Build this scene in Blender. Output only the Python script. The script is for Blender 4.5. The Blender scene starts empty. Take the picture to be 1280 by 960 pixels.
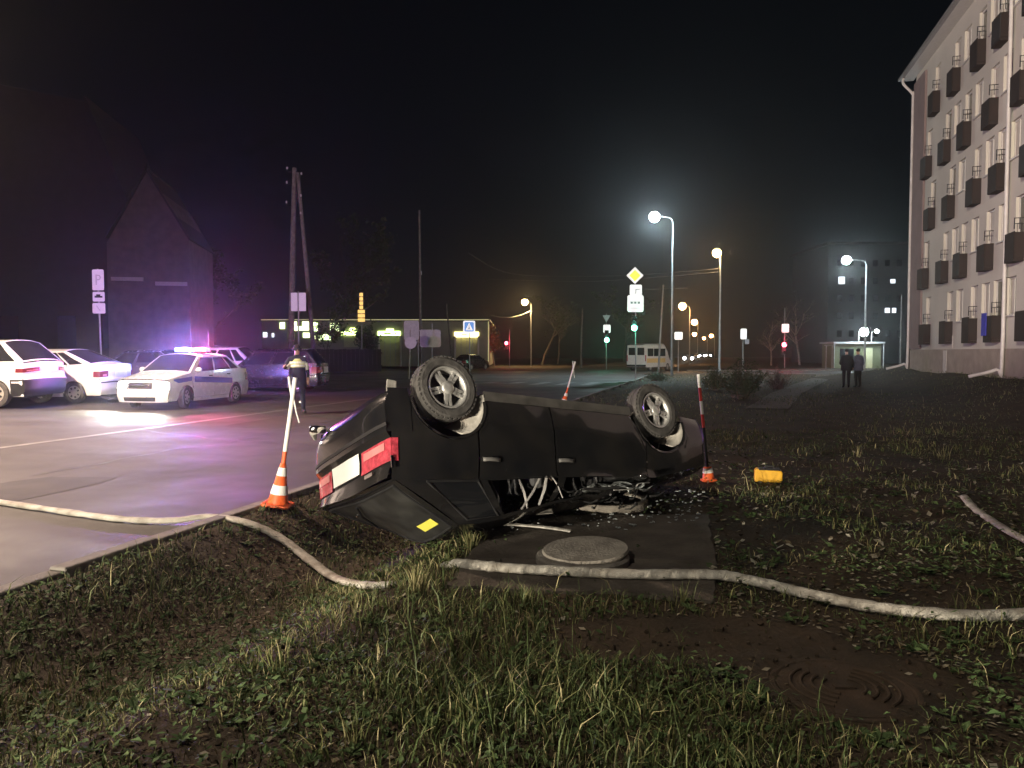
import bpy, bmesh, math, random
import numpy as np
from mathutils import Vector, Matrix, Quaternion, noise as mnoise
R = math.radians
PI = math.pi
random.seed(7)
rng = np.random.default_rng(11)
sc = bpy.context.scene
COL = sc.collection

# ------------------------------------------------------------------ camera, sky, moon, exposure
EYE = 1.65
PITCH = math.atan(40 / 960)
cam_data = bpy.data.cameras.new('camera')
cam_data.sensor_width = 36
cam_data.lens = 27.0
cam_data.clip_end = 2000
cam_data.clip_start = 0.05
cam = bpy.data.objects.new('camera', cam_data)
COL.objects.link(cam)
cam.location = (0, 0, EYE)
cam.rotation_euler = (PI / 2 - PITCH, 0, 0)
sc.camera = cam

world = bpy.data.worlds.new('World')
sc.world = world
world.use_nodes = True
wn = world.node_tree
sky = wn.nodes.new('ShaderNodeTexSky')
sky.sky_type = 'NISHITA'
sky.sun_disc = False
sky.sun_elevation = R(38)
sky.sun_rotation = R(200)
bg = wn.nodes['Background']
wn.links.new(sky.outputs[0], bg.inputs[0])
bg.inputs[1].default_value = 0.0006
moon_data = bpy.data.lights.new('moon', 'SUN')
moon_data.energy = 0.012
moon_data.angle = R(0.5)
moon_data.color = (0.9, 0.94, 1.0)
moon = bpy.data.objects.new('moon', moon_data)
moon.rotation_euler = (R(52), 0, R(-20))
COL.objects.link(moon)

vs = sc.view_settings
vs.view_transform = 'Standard'
vs.look = 'None'
vs.exposure = 0.2
vs.gamma = 1.0
vs.use_curve_mapping = False
cy = sc.cycles
cy.use_denoising = True
cy.max_bounces = 6
cy.diffuse_bounces = 2
cy.glossy_bounces = 3
cy.transmission_bounces = 4
cy.transparent_max_bounces = 6
cy.volume_bounces = 0
cy.sample_clamp_indirect = 4.0
cy.use_adaptive_sampling = True
cy.adaptive_threshold = 0.02
cy.caustics_reflective = False
cy.caustics_refractive = False

# ------------------------------------------------------------------ pixel <-> place helpers (photo is 1280 x 960)
FWD = Vector((0, math.cos(PITCH), -math.sin(PITCH)))
UPV = Vector((0, math.sin(PITCH), math.cos(PITCH)))
def ray(px, py):
    return FWD + Vector((1, 0, 0)) * ((px - 640) / 960) + UPV * ((480 - py) / 960)
def at(px, py, Y):
    d = ray(px, py)
    return Vector((0, 0, EYE)) + d * (Y / d.y)

SL = 0.27                      # the road runs along (SL, 1)
RC = -5.05
RN = math.sqrt(1 + SL * SL)
RDIR = Vector((SL, 1, 0)).normalized()
RYAW = math.atan2(SL, 1)
def uoff(x, y):                # metres to the right of the road's kerb line
    return (x - (RC + SL * y)) / RN
def sstep(a, b, t):
    t = min(1.0, max(0.0, (t - a) / (b - a)))
    return t * t * (3 - 2 * t)
ROADZ = -0.08
def H(x, y):
    u = uoff(x, y)
    n = mnoise.noise(Vector((x * 0.9, y * 0.9, 0.3))) * 0.035 + mnoise.noise(Vector((x * 3.1, y * 3.1, 4.3))) * 0.028 + mnoise.noise(Vector((x * 8.3, y * 8.3, 1.1))) * 0.016
    z = n * sstep(0.2, 0.8, u)
    if u < 3.5:
        fade = (.25 + .75 * sstep(2.8, 5.6, y)) * (1 - sstep(9.5, 14.0, y))
        z -= (0.40 + 0.10 * mnoise.noise(Vector((x * .8, y * .8, 9.1)))) * math.exp(-((u - 1.5) / 0.80) ** 2) * fade
    z += 0.75 * sstep(11.0, 14.4, u) * (1 - sstep(46, 56, y))
    # level bed of the concrete slab
    m = sstep(-0.75, -0.45, x) * (1 - sstep(2.1, 2.5, x)) * sstep(4.5, 5.0, y) * (1 - sstep(7.8, 8.4, y))
    z = z * (1 - m) + (-0.03) * m
    if u < 0.12:
        z = -0.30
    elif 57.5 < y < 70.5:
        z = min(z, -0.25)
    return z
def road_z(x, y):             # the carriageway climbs gently towards the far parking side
    u = uoff(x, y)
    return ROADZ + .030 * max(0.0, -u - 4.0) * (1 - sstep(34, 56, y))
def gnd(px, py, dz=0.0):       # where the sight line meets the ground
    d = ray(px, py)
    t = 1.0
    p = None
    while t < 400:
        p = Vector((0, 0, EYE)) + d * t
        h = max(H(p.x, p.y), road_z(p.x, p.y) if uoff(p.x, p.y) < 0.12 else -9) + dz
        if p.z <= h:
            return Vector((p.x, p.y, h))
        t += max(0.01, 0.004 * t)
    return p

# ------------------------------------------------------------------ materials
def mat(name, c, rough=0.6, metal=0.0, var=0.15, vscale=8.0, bump=0.0, bscale=60.0, coat=0.0, spec=0.5, c2=None, emit=None, estr=0.0, trans=0.0, alpha=1.0):
    m = bpy.data.materials.new(name)
    m.use_nodes = True
    nt = m.node_tree
    b = nt.nodes['Principled BSDF']
    b.inputs['Roughness'].default_value = rough
    b.inputs['Metallic'].default_value = metal
    b.inputs['Specular IOR Level'].default_value = spec
    b.inputs['Coat Weight'].default_value = coat
    b.inputs['Coat Roughness'].default_value = 0.05
    if trans:
        b.inputs['Transmission Weight'].default_value = trans
    b.inputs['Alpha'].default_value = alpha
    tc = nt.nodes.new('ShaderNodeTexCoord')
    if var > 0 or c2:
        n = nt.nodes.new('ShaderNodeTexNoise')
        n.inputs['Scale'].default_value = vscale
        n.inputs['Detail'].default_value = 6
        nt.links.new(tc.outputs['Object'], n.inputs['Vector'])
        r = nt.nodes.new('ShaderNodeValToRGB')
        r.color_ramp.elements[0].position = 0.33
        r.color_ramp.elements[1].position = 0.68
        lo = c2 if c2 else tuple(v * (1 - var) for v in c)
        hi = c if c2 else tuple(min(1, v * (1 + var)) for v in c)
        r.color_ramp.elements[0].color = (*lo, 1)
        r.color_ramp.elements[1].color = (*hi, 1)
        nt.links.new(n.outputs['Fac'], r.inputs['Fac'])
        nt.links.new(r.outputs['Color'], b.inputs['Base Color'])
        mr = nt.nodes.new('ShaderNodeMapRange')
        mr.inputs['To Min'].default_value = max(0.02, rough - 0.12 * rough)
        mr.inputs['To Max'].default_value = min(1, rough + 0.25 * rough)
        nt.links.new(n.outputs['Fac'], mr.inputs['Value'])
        nt.links.new(mr.outputs['Result'], b.inputs['Roughness'])
    else:
        b.inputs['Base Color'].default_value = (*c, 1)
    if bump > 0:
        n2 = nt.nodes.new('ShaderNodeTexNoise')
        n2.inputs['Scale'].default_value = bscale
        n2.inputs['Detail'].default_value = 5
        nt.links.new(tc.outputs['Object'], n2.inputs['Vector'])
        bp = nt.nodes.new('ShaderNodeBump')
        bp.inputs['Strength'].default_value = bump
        bp.inputs['Distance'].default_value = 0.02
        nt.links.new(n2.outputs['Fac'], bp.inputs['Height'])
        nt.links.new(bp.outputs['Normal'], b.inputs['Normal'])
    if emit:
        b.inputs['Emission Color'].default_value = (*emit, 1)
        b.inputs['Emission Strength'].default_value = estr
    return m

M = {}
M['soil'] = mat('soil', (0.072, 0.051, 0.034), 0.9, var=0.4, vscale=1.6, bump=0.8, bscale=22, c2=(0.036, 0.028, 0.019), spec=0.2)
M['asphalt'] = mat('asphalt', (0.078, 0.071, 0.066), 0.62, var=0.3, vscale=0.9, bump=0.35, bscale=160, c2=(0.055, 0.050, 0.047))
M['paint'] = mat('road_paint', (0.20, 0.19, 0.18), 0.6, var=0.4, vscale=5, c2=(0.12, 0.115, 0.11))
M['kerb'] = mat('kerb_concrete', (0.20, 0.18, 0.16), 0.85, var=0.3, vscale=9, bump=0.4)
M['slab'] = mat('wet_concrete', (0.130, 0.108, 0.088), 0.85, var=0.3, vscale=3.2, bump=0.8, bscale=24, c2=(0.060, 0.048, 0.037))
M['concrete'] = mat('well_concrete', (0.27, 0.245, 0.21), 0.85, var=0.3, vscale=7, bump=0.5, bscale=40, c2=(0.16, 0.14, 0.12))
M['castiron'] = mat('cast_iron', (0.085, 0.058, 0.040), 0.9, var=0.3, vscale=5, bump=0.4, c2=(0.045, 0.034, 0.024), spec=0.2)
M['sill'] = mat('dusty_sill', (0.075, 0.070, 0.064), 0.6, var=0.4, vscale=6)
M['blackpaint'] = mat('black_car_paint', (0.009, 0.0095, 0.011), 0.16, var=0.3, vscale=2.6, coat=0.8, c2=(0.020, 0.0185, 0.017))
M['blackplastic'] = mat('black_plastic', (0.018, 0.018, 0.019), 0.5, var=0.25)
M['underbody'] = mat('underbody', (0.045, 0.042, 0.040), 0.85, var=0.4, vscale=5, bump=0.4)
M['whitepaint'] = mat('white_car_paint', (0.74, 0.74, 0.75), 0.25, var=0.04, coat=0.6)
M['silverpaint'] = mat('silver_white_paint', (0.66, 0.65, 0.64), 0.28, var=0.05, coat=0.6)
M['darkpaint'] = mat('dark_car_paint', (0.015, 0.015, 0.018), 0.25, var=0.1, coat=0.6)
M['greypaint'] = mat('grey_car_paint', (0.07, 0.07, 0.08), 0.25, var=0.1, coat=0.6)
M['bluepaint'] = mat('blue_livery', (0.02, 0.05, 0.35), 0.35, var=0.1)
M['tint'] = mat('tinted_glass', (0.012, 0.013, 0.015), 0.06, var=0.0, spec=0.8)
M['cabin'] = mat('dark_cabin_glass', (0.02, 0.02, 0.024), 0.05, var=0.0, spec=0.8)
M['crazed'] = mat('crazed_glass', (0.62, 0.66, 0.66), 0.3, var=0.5, vscale=45, c2=(0.10, 0.11, 0.11), bump=0.8, bscale=90)
M['rubber'] = mat('tyre_rubber', (0.075, 0.070, 0.066), 0.85, var=0.35, vscale=14, bump=0.3)
M['alloy'] = mat('alloy', (0.62, 0.61, 0.59), 0.35, metal=0.55, var=0.2, vscale=20)
M['steelrim'] = mat('hub_cap', (0.5, 0.47, 0.42), 0.35, metal=0.4, var=0.1)
M['handle'] = mat('dusty_handle', (0.13, 0.125, 0.12), 0.45, var=0.2)
M['darkmetal'] = mat('dark_metal', (0.05, 0.05, 0.05), 0.5, metal=0.6, var=0.2)
M['liner'] = mat('pale_wheel_liner', (0.52, 0.49, 0.44), 0.75, var=0.25, vscale=9, bump=0.2)
M['chrome'] = mat('chrome', (0.75, 0.75, 0.75), 0.15, metal=1.0, var=0.0)
M['darklens'] = mat('smoked_red_lens', (0.16, 0.02, 0.03), 0.2, var=0.1, coat=0.5)
M['redlens'] = mat('red_lens', (0.46, 0.05, 0.075), 0.22, var=0.3, vscale=22, bump=0.5, bscale=70, coat=0.5)
M['paleLens'] = mat('pale_lens', (0.62, 0.22, 0.22), 0.18, var=0.1, coat=0.5)
M['plate'] = mat('number_plate', (0.85, 0.85, 0.82), 0.35, var=0.03)
M['sticker'] = mat('yellow_sticker', (0.85, 0.80, 0.12), 0.5, var=0.05)
M['fabric'] = mat('grey_seat_fabric', (0.09, 0.09, 0.095), 0.9, var=0.3)
M['belt'] = mat('pale_trim', (0.34, 0.33, 0.32), 0.7, var=0.25)
M['trim'] = mat('pale_plastic_trim', (0.55, 0.53, 0.48), 0.6, var=0.35, vscale=12, c2=(0.28, 0.26, 0.23))
M['hose'] = mat('fire_hose_canvas', (0.55, 0.52, 0.46), 0.85, var=0.25, vscale=7, bump=0.5, bscale=90, c2=(0.27, 0.24, 0.20))
M['orange'] = mat('cone_orange', (0.85, 0.14, 0.03), 0.5, var=0.12, vscale=14)
M['conewhite'] = mat('reflective_white', (0.85, 0.84, 0.80), 0.4, var=0.06)
M['polered'] = mat('pole_red', (0.55, 0.05, 0.04), 0.45, var=0.15)
M['yellowbox'] = mat('yellow_plastic', (0.80, 0.42, 0.02), 0.45, var=0.12, vscale=15)
M['galv'] = mat('galvanised_steel', (0.34, 0.34, 0.33), 0.5, metal=0.3, var=0.2, vscale=4)
M['wood'] = mat('weathered_pole_wood', (0.14, 0.12, 0.105), 0.9, var=0.35, vscale=6, bump=0.4)
M['signback'] = mat('sign_back_grey', (0.50, 0.50, 0.53), 0.5, var=0.1)
M['patch'] = mat('asphalt_patch', (0.062, 0.057, 0.053), 0.75, var=0.3, vscale=2, bump=0.4, bscale=120, spec=0.25)
M['signglow'] = mat('sign_white_added_glow', (0.8, 0.8, 0.8), 0.4, var=0.0, emit=(1, 0.98, 0.95), estr=0.75)  # emission stands in for light thrown back off sheeting; crossing sign is truly lit
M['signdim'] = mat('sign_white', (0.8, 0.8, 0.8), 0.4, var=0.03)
M['signyellow'] = mat('sign_yellow_added_glow', (0.8, 0.7, 0.05), 0.4, var=0.0, emit=(0.85, 0.9, 0.12), estr=0.8)  # emission stands in for light returned by the yellow sheeting
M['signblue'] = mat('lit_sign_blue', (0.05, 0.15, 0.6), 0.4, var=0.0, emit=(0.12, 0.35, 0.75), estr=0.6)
M['signink'] = mat('sign_ink', (0.03, 0.03, 0.035), 0.5, var=0.0)
M['dustyglass'] = mat('dusty_tinted_glass', (0.046, 0.046, 0.044), 0.38, var=0.35, vscale=3.5, c2=(0.014, 0.014, 0.014))
M['plaster'] = mat('cream_plaster', (0.56, 0.51, 0.44), 0.9, var=0.1, vscale=0.35, bump=0.15, bscale=25)
M['brownplaster'] = mat('mauve_plaster', (0.24, 0.175, 0.165), 0.9, var=0.1, vscale=1.5, bump=0.15)
M['plinth'] = mat('plinth', (0.33, 0.27, 0.22), 0.9, var=0.15, vscale=2, bump=0.3)
M['balcony2'] = mat('dark_grey_balcony_panel', (0.030, 0.026, 0.026), 0.7, var=0.2, vscale=3)
M['balcony'] = mat('brown_balcony_panel', (0.022, 0.012, 0.010), 0.7, var=0.2, vscale=3)
M['bluecloth'] = mat('blue_cloth', (0.05, 0.05, 0.38), 0.8, var=0.2)
M['pvc'] = mat('white_pvc', (0.55, 0.51, 0.47), 0.5, var=0.06)
M['pipe'] = mat('white_downpipe', (0.60, 0.55, 0.52), 0.5, var=0.1, vscale=3)
M['curtain'] = mat('window_curtain', (0.50, 0.44, 0.38), 0.6, var=0.12, vscale=2)
M['roofmetal'] = mat('roof_metal', (0.30, 0.28, 0.27), 0.5, metal=0.3, var=0.1)
M['darkwall'] = mat('dark_wall', (0.055, 0.045, 0.045), 0.9, var=0.15, vscale=1.0)
M['brickwall'] = mat('dull_brick', (0.15, 0.115, 0.105), 0.9, var=0.2, vscale=1.4)
M['slate'] = mat('roof_slate', (0.055, 0.047, 0.05), 0.8, var=0.2, vscale=1)
M['shopwall'] = mat('shop_cladding', (0.26, 0.25, 0.20), 0.8, var=0.12, vscale=0.7)
M['shopdoor'] = mat('shop_shutter', (0.42, 0.40, 0.24), 0.7, var=0.1, vscale=1)
M['glowgreen'] = mat('glow_green', (0.6, 0.8, 0.3), 0.5, var=0.0, emit=(0.72, 1.0, 0.30), estr=6.0)
M['glowyellow'] = mat('glow_yellow', (0.8, 0.7, 0.3), 0.5, var=0.0, emit=(1.0, 0.86, 0.34), estr=6.0)
M['glowwindow'] = mat('glow_window', (0.7, 0.8, 0.4), 0.5, var=0.0, emit=(0.80, 1.0, 0.48), estr=3.5)
M['glowtrim'] = mat('glow_trim', (0.7, 0.7, 0.4), 0.5, var=0.0, emit=(0.9, 0.85, 0.4), estr=0.35)
M['glowamber'] = mat('glow_amber', (0.8, 0.6, 0.2), 0.5, var=0.0, emit=(1.0, 0.62, 0.18), estr=1.0)
M['litpane'] = mat('lit_far_pane', (0.7, 0.75, 0.8), 0.5, var=0.0, emit=(0.85, 0.92, 1.0), estr=1.5)
M['farwall'] = mat('far_wall', (0.05, 0.05, 0.05), 0.9, var=0.1, vscale=0.5)
M['bulbwhite'] = mat('bulb_white', (1, 1, 1), 0.3, var=0, emit=(0.80, 0.97, 1.0), estr=120)
M['bulbsodium'] = mat('bulb_sodium', (1, 0.8, 0.4), 0.3, var=0, emit=(1.0, 0.66, 0.20), estr=45)
M['bulborange'] = mat('bulb_orange', (1, 0.6, 0.3), 0.3, var=0, emit=(1.0, 0.50, 0.16), estr=45)
M['litgreen'] = mat('signal_green', (0.1, 0.8, 0.5), 0.3, var=0, emit=(0.16, 1.0, 0.62), estr=30)
M['litred'] = mat('signal_red', (0.8, 0.05, 0.08), 0.3, var=0, emit=(1.0, 0.08, 0.13), estr=30)
M['lensdark'] = mat('signal_unlit', (0.03, 0.02, 0.02), 0.2, var=0)
M['beaconblue'] = mat('beacon_blue', (0.1, 0.2, 1), 0.3, var=0, emit=(0.12, 0.18, 1.0), estr=9)
M['beaconred'] = mat('beacon_red', (1, 0.1, 0.2), 0.3, var=0, emit=(1.0, 0.06, 0.20), estr=8)
M['headlight'] = mat('headlight_on', (1, 1, 1), 0.3, var=0, emit=(1, 0.98, 0.92), estr=26)
M['headoff'] = mat('headlight_off', (0.5, 0.52, 0.55), 0.12, var=0, coat=0.5)
M['vanlit'] = mat('van_paint', (0.80, 0.78, 0.70), 0.3, var=0.05, coat=0.5)
M['vanyellow'] = mat('van_yellow', (0.75, 0.55, 0.18), 0.35, var=0.08)
M['bark'] = mat('bark', (0.10, 0.08, 0.065), 0.9, var=0.3, vscale=5, bump=0.5)
M['barkpale'] = mat('pale_bark', (0.30, 0.25, 0.20), 0.9, var=0.4, vscale=6, bump=0.3)
M['leaf'] = mat('leaf_green', (0.055, 0.075, 0.030), 0.6, var=0.45, vscale=1.2)
M['leaforange'] = mat('leaf_lamp_tinted', (0.20, 0.10, 0.025), 0.6, var=0.45, vscale=1.2)  # orange street lamp light on the foliage is put into this colour
M['twig'] = mat('dry_twig', (0.16, 0.125, 0.085), 0.8, var=0.3)
M['skin'] = mat('skin', (0.42, 0.25, 0.18), 0.55, var=0.08)
M['navy'] = mat('navy_cloth', (0.018, 0.020, 0.042), 0.85, var=0.2)
M['blackcloth'] = mat('black_cloth', (0.014, 0.013, 0.013), 0.9, var=0.2)
M['greycloth'] = mat('blue_grey_cloth', (0.085, 0.085, 0.13), 0.85, var=0.2)
M['reflex'] = mat('reflective_tape', (0.85, 0.86, 0.80), 0.35, var=0.03)
M['hivis'] = mat('hivis_cloth', (0.55, 0.58, 0.28), 0.7, var=0.1)
M['kiosk'] = mat('kiosk_green', (0.13, 0.14, 0.075), 0.7, var=0.12)
M['wire'] = mat('wire', (0.12, 0.11, 0.10), 0.5, var=0)

def wet_asphalt():
    nt = M['asphalt'].node_tree
    b = nt.nodes['Principled BSDF']
    tc = nt.nodes['Texture Coordinate']
    n = nt.nodes.new('ShaderNodeTexNoise'); n.inputs['Scale'].default_value = 0.22; n.inputs['Detail'].default_value = 7; n.inputs['Roughness'].default_value = 0.62
    nt.links.new(tc.outputs['Object'], n.inputs['Vector'])
    mr = nt.nodes.new('ShaderNodeMapRange')
    mr.inputs['From Min'].default_value = 0.35; mr.inputs['From Max'].default_value = 0.62
    mr.inputs['To Min'].default_value = 0.46; mr.inputs['To Max'].default_value = 0.85
    nt.links.new(n.outputs['Fac'], mr.inputs['Value'])
    nt.links.new(mr.outputs['Result'], b.inputs['Roughness'])
    b.inputs['Specular IOR Level'].default_value = 0.3
wet_asphalt()

def grass_material():
    m = bpy.data.materials.new('grass_blades')
    m.use_nodes = True
    nt = m.node_tree
    b = nt.nodes['Principled BSDF']
    a = nt.nodes.new('ShaderNodeAttribute')
    a.attribute_name = 'tint'
    r = nt.nodes.new('ShaderNodeValToRGB')
    e = r.color_ramp.elements
    e[0].position = 0.0; e[0].color = (0.030, 0.046, 0.014, 1)
    e[1].position = 1.0; e[1].color = (0.42, 0.36, 0.20, 1)
    for p, c in ((0.30, (0.055, 0.078, 0.024, 1)), (0.55, (0.105, 0.118, 0.042, 1)), (0.78, (0.19, 0.165, 0.075, 1))):
        x = e.new(p); x.color = c
    nt.links.new(a.outputs['Fac'], r.inputs['Fac'])
    nt.links.new(r.outputs['Color'], b.inputs['Base Color'])
    b.inputs['Roughness'].default_value = 0.6
    b.inputs['Specular IOR Level'].default_value = 0.3
    return m
M['grass'] = grass_material()
def litter_material():
    m = bpy.data.materials.new('leaf_litter')
    m.use_nodes = True
    nt = m.node_tree
    b = nt.nodes['Principled BSDF']
    a = nt.nodes.new('ShaderNodeAttribute')
    a.attribute_name = 'tint'
    r = nt.nodes.new('ShaderNodeValToRGB')
    e = r.color_ramp.elements
    e[0].position = 0.0; e[0].color = (0.045, 0.075, 0.028, 1)
    e[1].position = 1.0; e[1].color = (0.40, 0.37, 0.29, 1)
    for p, c in ((0.45, (0.085, 0.12, 0.050, 1)), (0.62, (0.085, 0.060, 0.034, 1)), (0.85, (0.17, 0.135, 0.085, 1))):
        x = e.new(p); x.color = c
    nt.links.new(a.outputs['Fac'], r.inputs['Fac'])
    nt.links.new(r.outputs['Color'], b.inputs['Base Color'])
    b.inputs['Roughness'].default_value = 0.7
    b.inputs['Specular IOR Level'].default_value = 0.12
    return m
M['litter'] = litter_material()

# ------------------------------------------------------------------ mesh helpers
class MB:
    def __init__(self):
        self.v = []; self.f = []
    def quad(self, a, b, c, d):
        i = len(self.v); self.v += [tuple(a), tuple(b), tuple(c), tuple(d)]; self.f.append((i, i+1, i+2, i+3)); return self
    def poly(self, pts):
        i = len(self.v); self.v += [tuple(p) for p in pts]; self.f.append(tuple(range(i, i + len(pts)))); return self
    def box(self, c, s, rot=None, taper=1.0):
        i = len(self.v)
        c = Vector(c)
        for dz in (-0.5, 0.5):
            k = taper if dz > 0 else 1.0
            for dx, dy in ((-0.5, -0.5), (0.5, -0.5), (0.5, 0.5), (-0.5, 0.5)):
                p = Vector((dx * s[0] * k, dy * s[1] * k, dz * s[2]))
                if rot is not None: p = rot @ p
                self.v.append(tuple(c + p))
        for q in ((0, 3, 2, 1), (4, 5, 6, 7), (0, 1, 5, 4), (1, 2, 6, 5), (2, 3, 7, 6), (3, 0, 4, 7)):
            self.f.append(tuple(i + k for k in q))
        return self
    def bbox(self, x0, x1, y0, y1, z0, z1):
        return self.box(((x0+x1)/2, (y0+y1)/2, (z0+z1)/2), (abs(x1-x0), abs(y1-y0), abs(z1-z0)))
    def grid(self, fn, nu, nv, closed_u=False):
        i = len(self.v)
        for a in range(nu + 1):
            for b in range(nv + 1):
                self.v.append(tuple(fn(a / nu, b / nv)))
        for a in range(nu):
            for b in range(nv):
                p = i + a * (nv + 1) + b
                self.f.append((p, p + nv + 1, p + nv + 2, p + 1))
        return self
    def tube(self, pts, rad, n=8, caps=True, flat=None):
        pts = [Vector(p) for p in pts]
        if not isinstance(rad, (list, tuple)): rad = [rad] * len(pts)
        i0 = len(self.v)
        ref = None
        for k, p in enumerate(pts):
            t = (pts[min(k+1, len(pts)-1)] - pts[max(k-1, 0)])
            if t.length < 1e-9: t = Vector((0, 0, 1))
            t.normalize()
            if ref is None:
                ref = Vector((0, 0, 1)) if abs(t.z) < 0.9 else Vector((1, 0, 0))
            a = ref - t * ref.dot(t)
            if a.length < 1e-6:
                a = Vector((1, 0, 0)) - t * t.x
            a.normalize()
            ref = a
            b = t.cross(a)
            for j in range(n):
                th = 2 * PI * j / n
                ka = flat if flat else 1.0
                self.v.append(tuple(p + a * (math.cos(th) * rad[k] * ka) + b * (math.sin(th) * rad[k])))
        for k in range(len(pts) - 1):
            for j in range(n):
                a = i0 + k * n + j; b = i0 + k * n + (j + 1) % n
                self.f.append((a, b, b + n, a + n))
        if caps:
            self.f.append(tuple(i0 + j for j in reversed(range(n))))
            self.f.append(tuple(i0 + (len(pts) - 1) * n + j for j in range(n)))
        return self
    def lathe(self, prof, n=32, axis='z', c=(0, 0, 0)):
        i0 = len(self.v)
        for r, h in prof:
            for j in range(n):
                th = 2 * PI * j / n
                if axis == 'z': p = (r * math.cos(th), r * math.sin(th), h)
                elif axis == 'y': p = (r * math.cos(th), h, r * math.sin(th))
                else: p = (h, r * math.cos(th), r * math.sin(th))
                self.v.append((p[0] + c[0], p[1] + c[1], p[2] + c[2]))
        for k in range(len(prof) - 1):
            for j in range(n):
                a = i0 + k * n + j; b = i0 + k * n + (j + 1) % n
                self.f.append((a, b, b + n, a + n))
        return self
    def prism(self, pts, y0, y1):          # outline in (x, z) pushed from y0 to y1
        i = len(self.v); n = len(pts)
        self.v += [(p[0], y0, p[1]) for p in pts] + [(p[0], y1, p[1]) for p in pts]
        self.f.append(tuple(range(i, i + n))); self.f.append(tuple(reversed(range(i + n, i + 2 * n))))
        for k in range(n):
            a = i + k; b = i + (k + 1) % n
            self.f.append((a, a + n, b + n, b))
        return self
    def prismz(self, pts, z0, z1):
        i = len(self.v); n = len(pts)
        self.v += [(p[0], p[1], z0) for p in pts] + [(p[0], p[1], z1) for p in pts]
        self.f.append(tuple(reversed(range(i, i + n)))); self.f.append(tuple(range(i + n, i + 2 * n)))
        for k in range(n):
            a = i + k; b = i + (k + 1) % n
            self.f.append((a, b, b + n, a + n))
        return self
    def sphere(self, c, r, n=12, m=8, sq=(1, 1, 1)):
        c = Vector(c)
        return self.grid(lambda u, v: c + Vector((math.cos(u*2*PI)*math.sin(v*PI)*r*sq[0], math.sin(u*2*PI)*math.sin(v*PI)*r*sq[1], -math.cos(v*PI)*r*sq[2])), n, m)
    def build(self, name, m, parent=None, smooth=False, warp=None, weld=False, loc=None, bevel=0.0, solid=0.0):
        me = bpy.data.meshes.new(name)
        vv = self.v if warp is None else [tuple(warp(Vector(p))) for p in self.v]
        me.from_pydata(vv, [], self.f)
        if weld:
            bm = bmesh.new(); bm.from_mesh(me)
            bmesh.ops.remove_doubles(bm, verts=bm.verts, dist=1e-4)
            bmesh.ops.recalc_face_normals(bm, faces=bm.faces)
            bm.to_mesh(me); bm.free()
        me.materials.append(M[m] if isinstance(m, str) else m)
        if smooth:
            me.polygons.foreach_set('use_smooth', [True] * len(me.polygons))
        me.update()
        o = bpy.data.objects.new(name, me)
        COL.objects.link(o)
        if parent is not None: o.parent = parent
        if loc is not None: o.location = loc
        if bevel > 0:
            b = o.modifiers.new('bevel', 'BEVEL'); b.width = bevel; b.segments = 2; b.limit_method = 'ANGLE'
        if solid > 0:
            s = o.modifiers.new('solid', 'SOLIDIFY'); s.thickness = solid; s.offset = -1
        return o

def thing(name, label, cat, loc=(0, 0, 0), rotz=0.0, group=None):
    o = bpy.data.objects.new(name, None)
    COL.objects.link(o)
    o.empty_display_size = 0.2
    o.location = loc
    o.rotation_euler = (0, 0, rotz)
    o['label'] = label; o['category'] = cat
    if group: o['group'] = group
    return o
def sub(name, parent, loc=(0, 0, 0), rot=(0, 0, 0)):
    o = bpy.data.objects.new(name, None)
    COL.objects.link(o); o.parent = parent; o.location = loc; o.rotation_euler = rot
    return o
def tag(o, label, cat, group=None):
    o['label'] = label; o['category'] = cat
    if group: o['group'] = group
    return o
def structure(o):
    o['kind'] = 'structure'; return o
def lamp_light(parent, loc, power, color, radius=0.15, kind='POINT', name='light', spot=None, rot=None):
    d = bpy.data.lights.new(name, kind)
    d.energy = power; d.color = color
    d.shadow_soft_size = radius
    if spot:
        d.spot_size = spot[0]; d.spot_blend = spot[1]
    o = bpy.data.objects.new(name, d)
    COL.objects.link(o); o.parent = parent; o.location = loc
    if rot is not None: o.rotation_euler = rot
    return o
def catmull(pts, n=8):
    pts = [Vector(p) for p in pts]
    out = []
    for i in range(len(pts) - 1):
        p0 = pts[max(i-1, 0)]; p1 = pts[i]; p2 = pts[i+1]; p3 = pts[min(i+2, len(pts)-1)]
        for k in range(n):
            t = k / n
            out.append(0.5 * ((2*p1) + (p2-p0)*t + (2*p0-5*p1+4*p2-p3)*t*t + (3*p1-p0-3*p2+p3)*t**3))
    out.append(pts[-1])
    return out

# ------------------------------------------------------------------ the ground, road, kerb
def lines(lo, hi, step, far_lo, far_hi, grow=1.22):
    a = list(np.arange(lo, hi + 1e-6, step))
    s = step; x = hi
    while x < far_hi:
        s *= grow; x = min(far_hi, x + s); a.append(x)
    s = step; x = lo
    while x > far_lo:
        s *= grow; x = max(far_lo, x - s); a.insert(0, x)
    return a
gx = lines(-5.5, 8.0, 0.1, -150, 150)
gy = lines(1.5, 14.0, 0.1, -30, 250, 1.12)
mb = MB()
for y in gy:
    for x in gx:
        mb.v.append((x, y, H(x, y)))
nx = len(gx)
for j in range(len(gy) - 1):
    for i in range(nx - 1):
        p = j * nx + i
        mb.f.append((p, p + 1, p + nx + 1, p + nx))
structure(mb.build('ground', 'soil', smooth=True))

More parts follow.
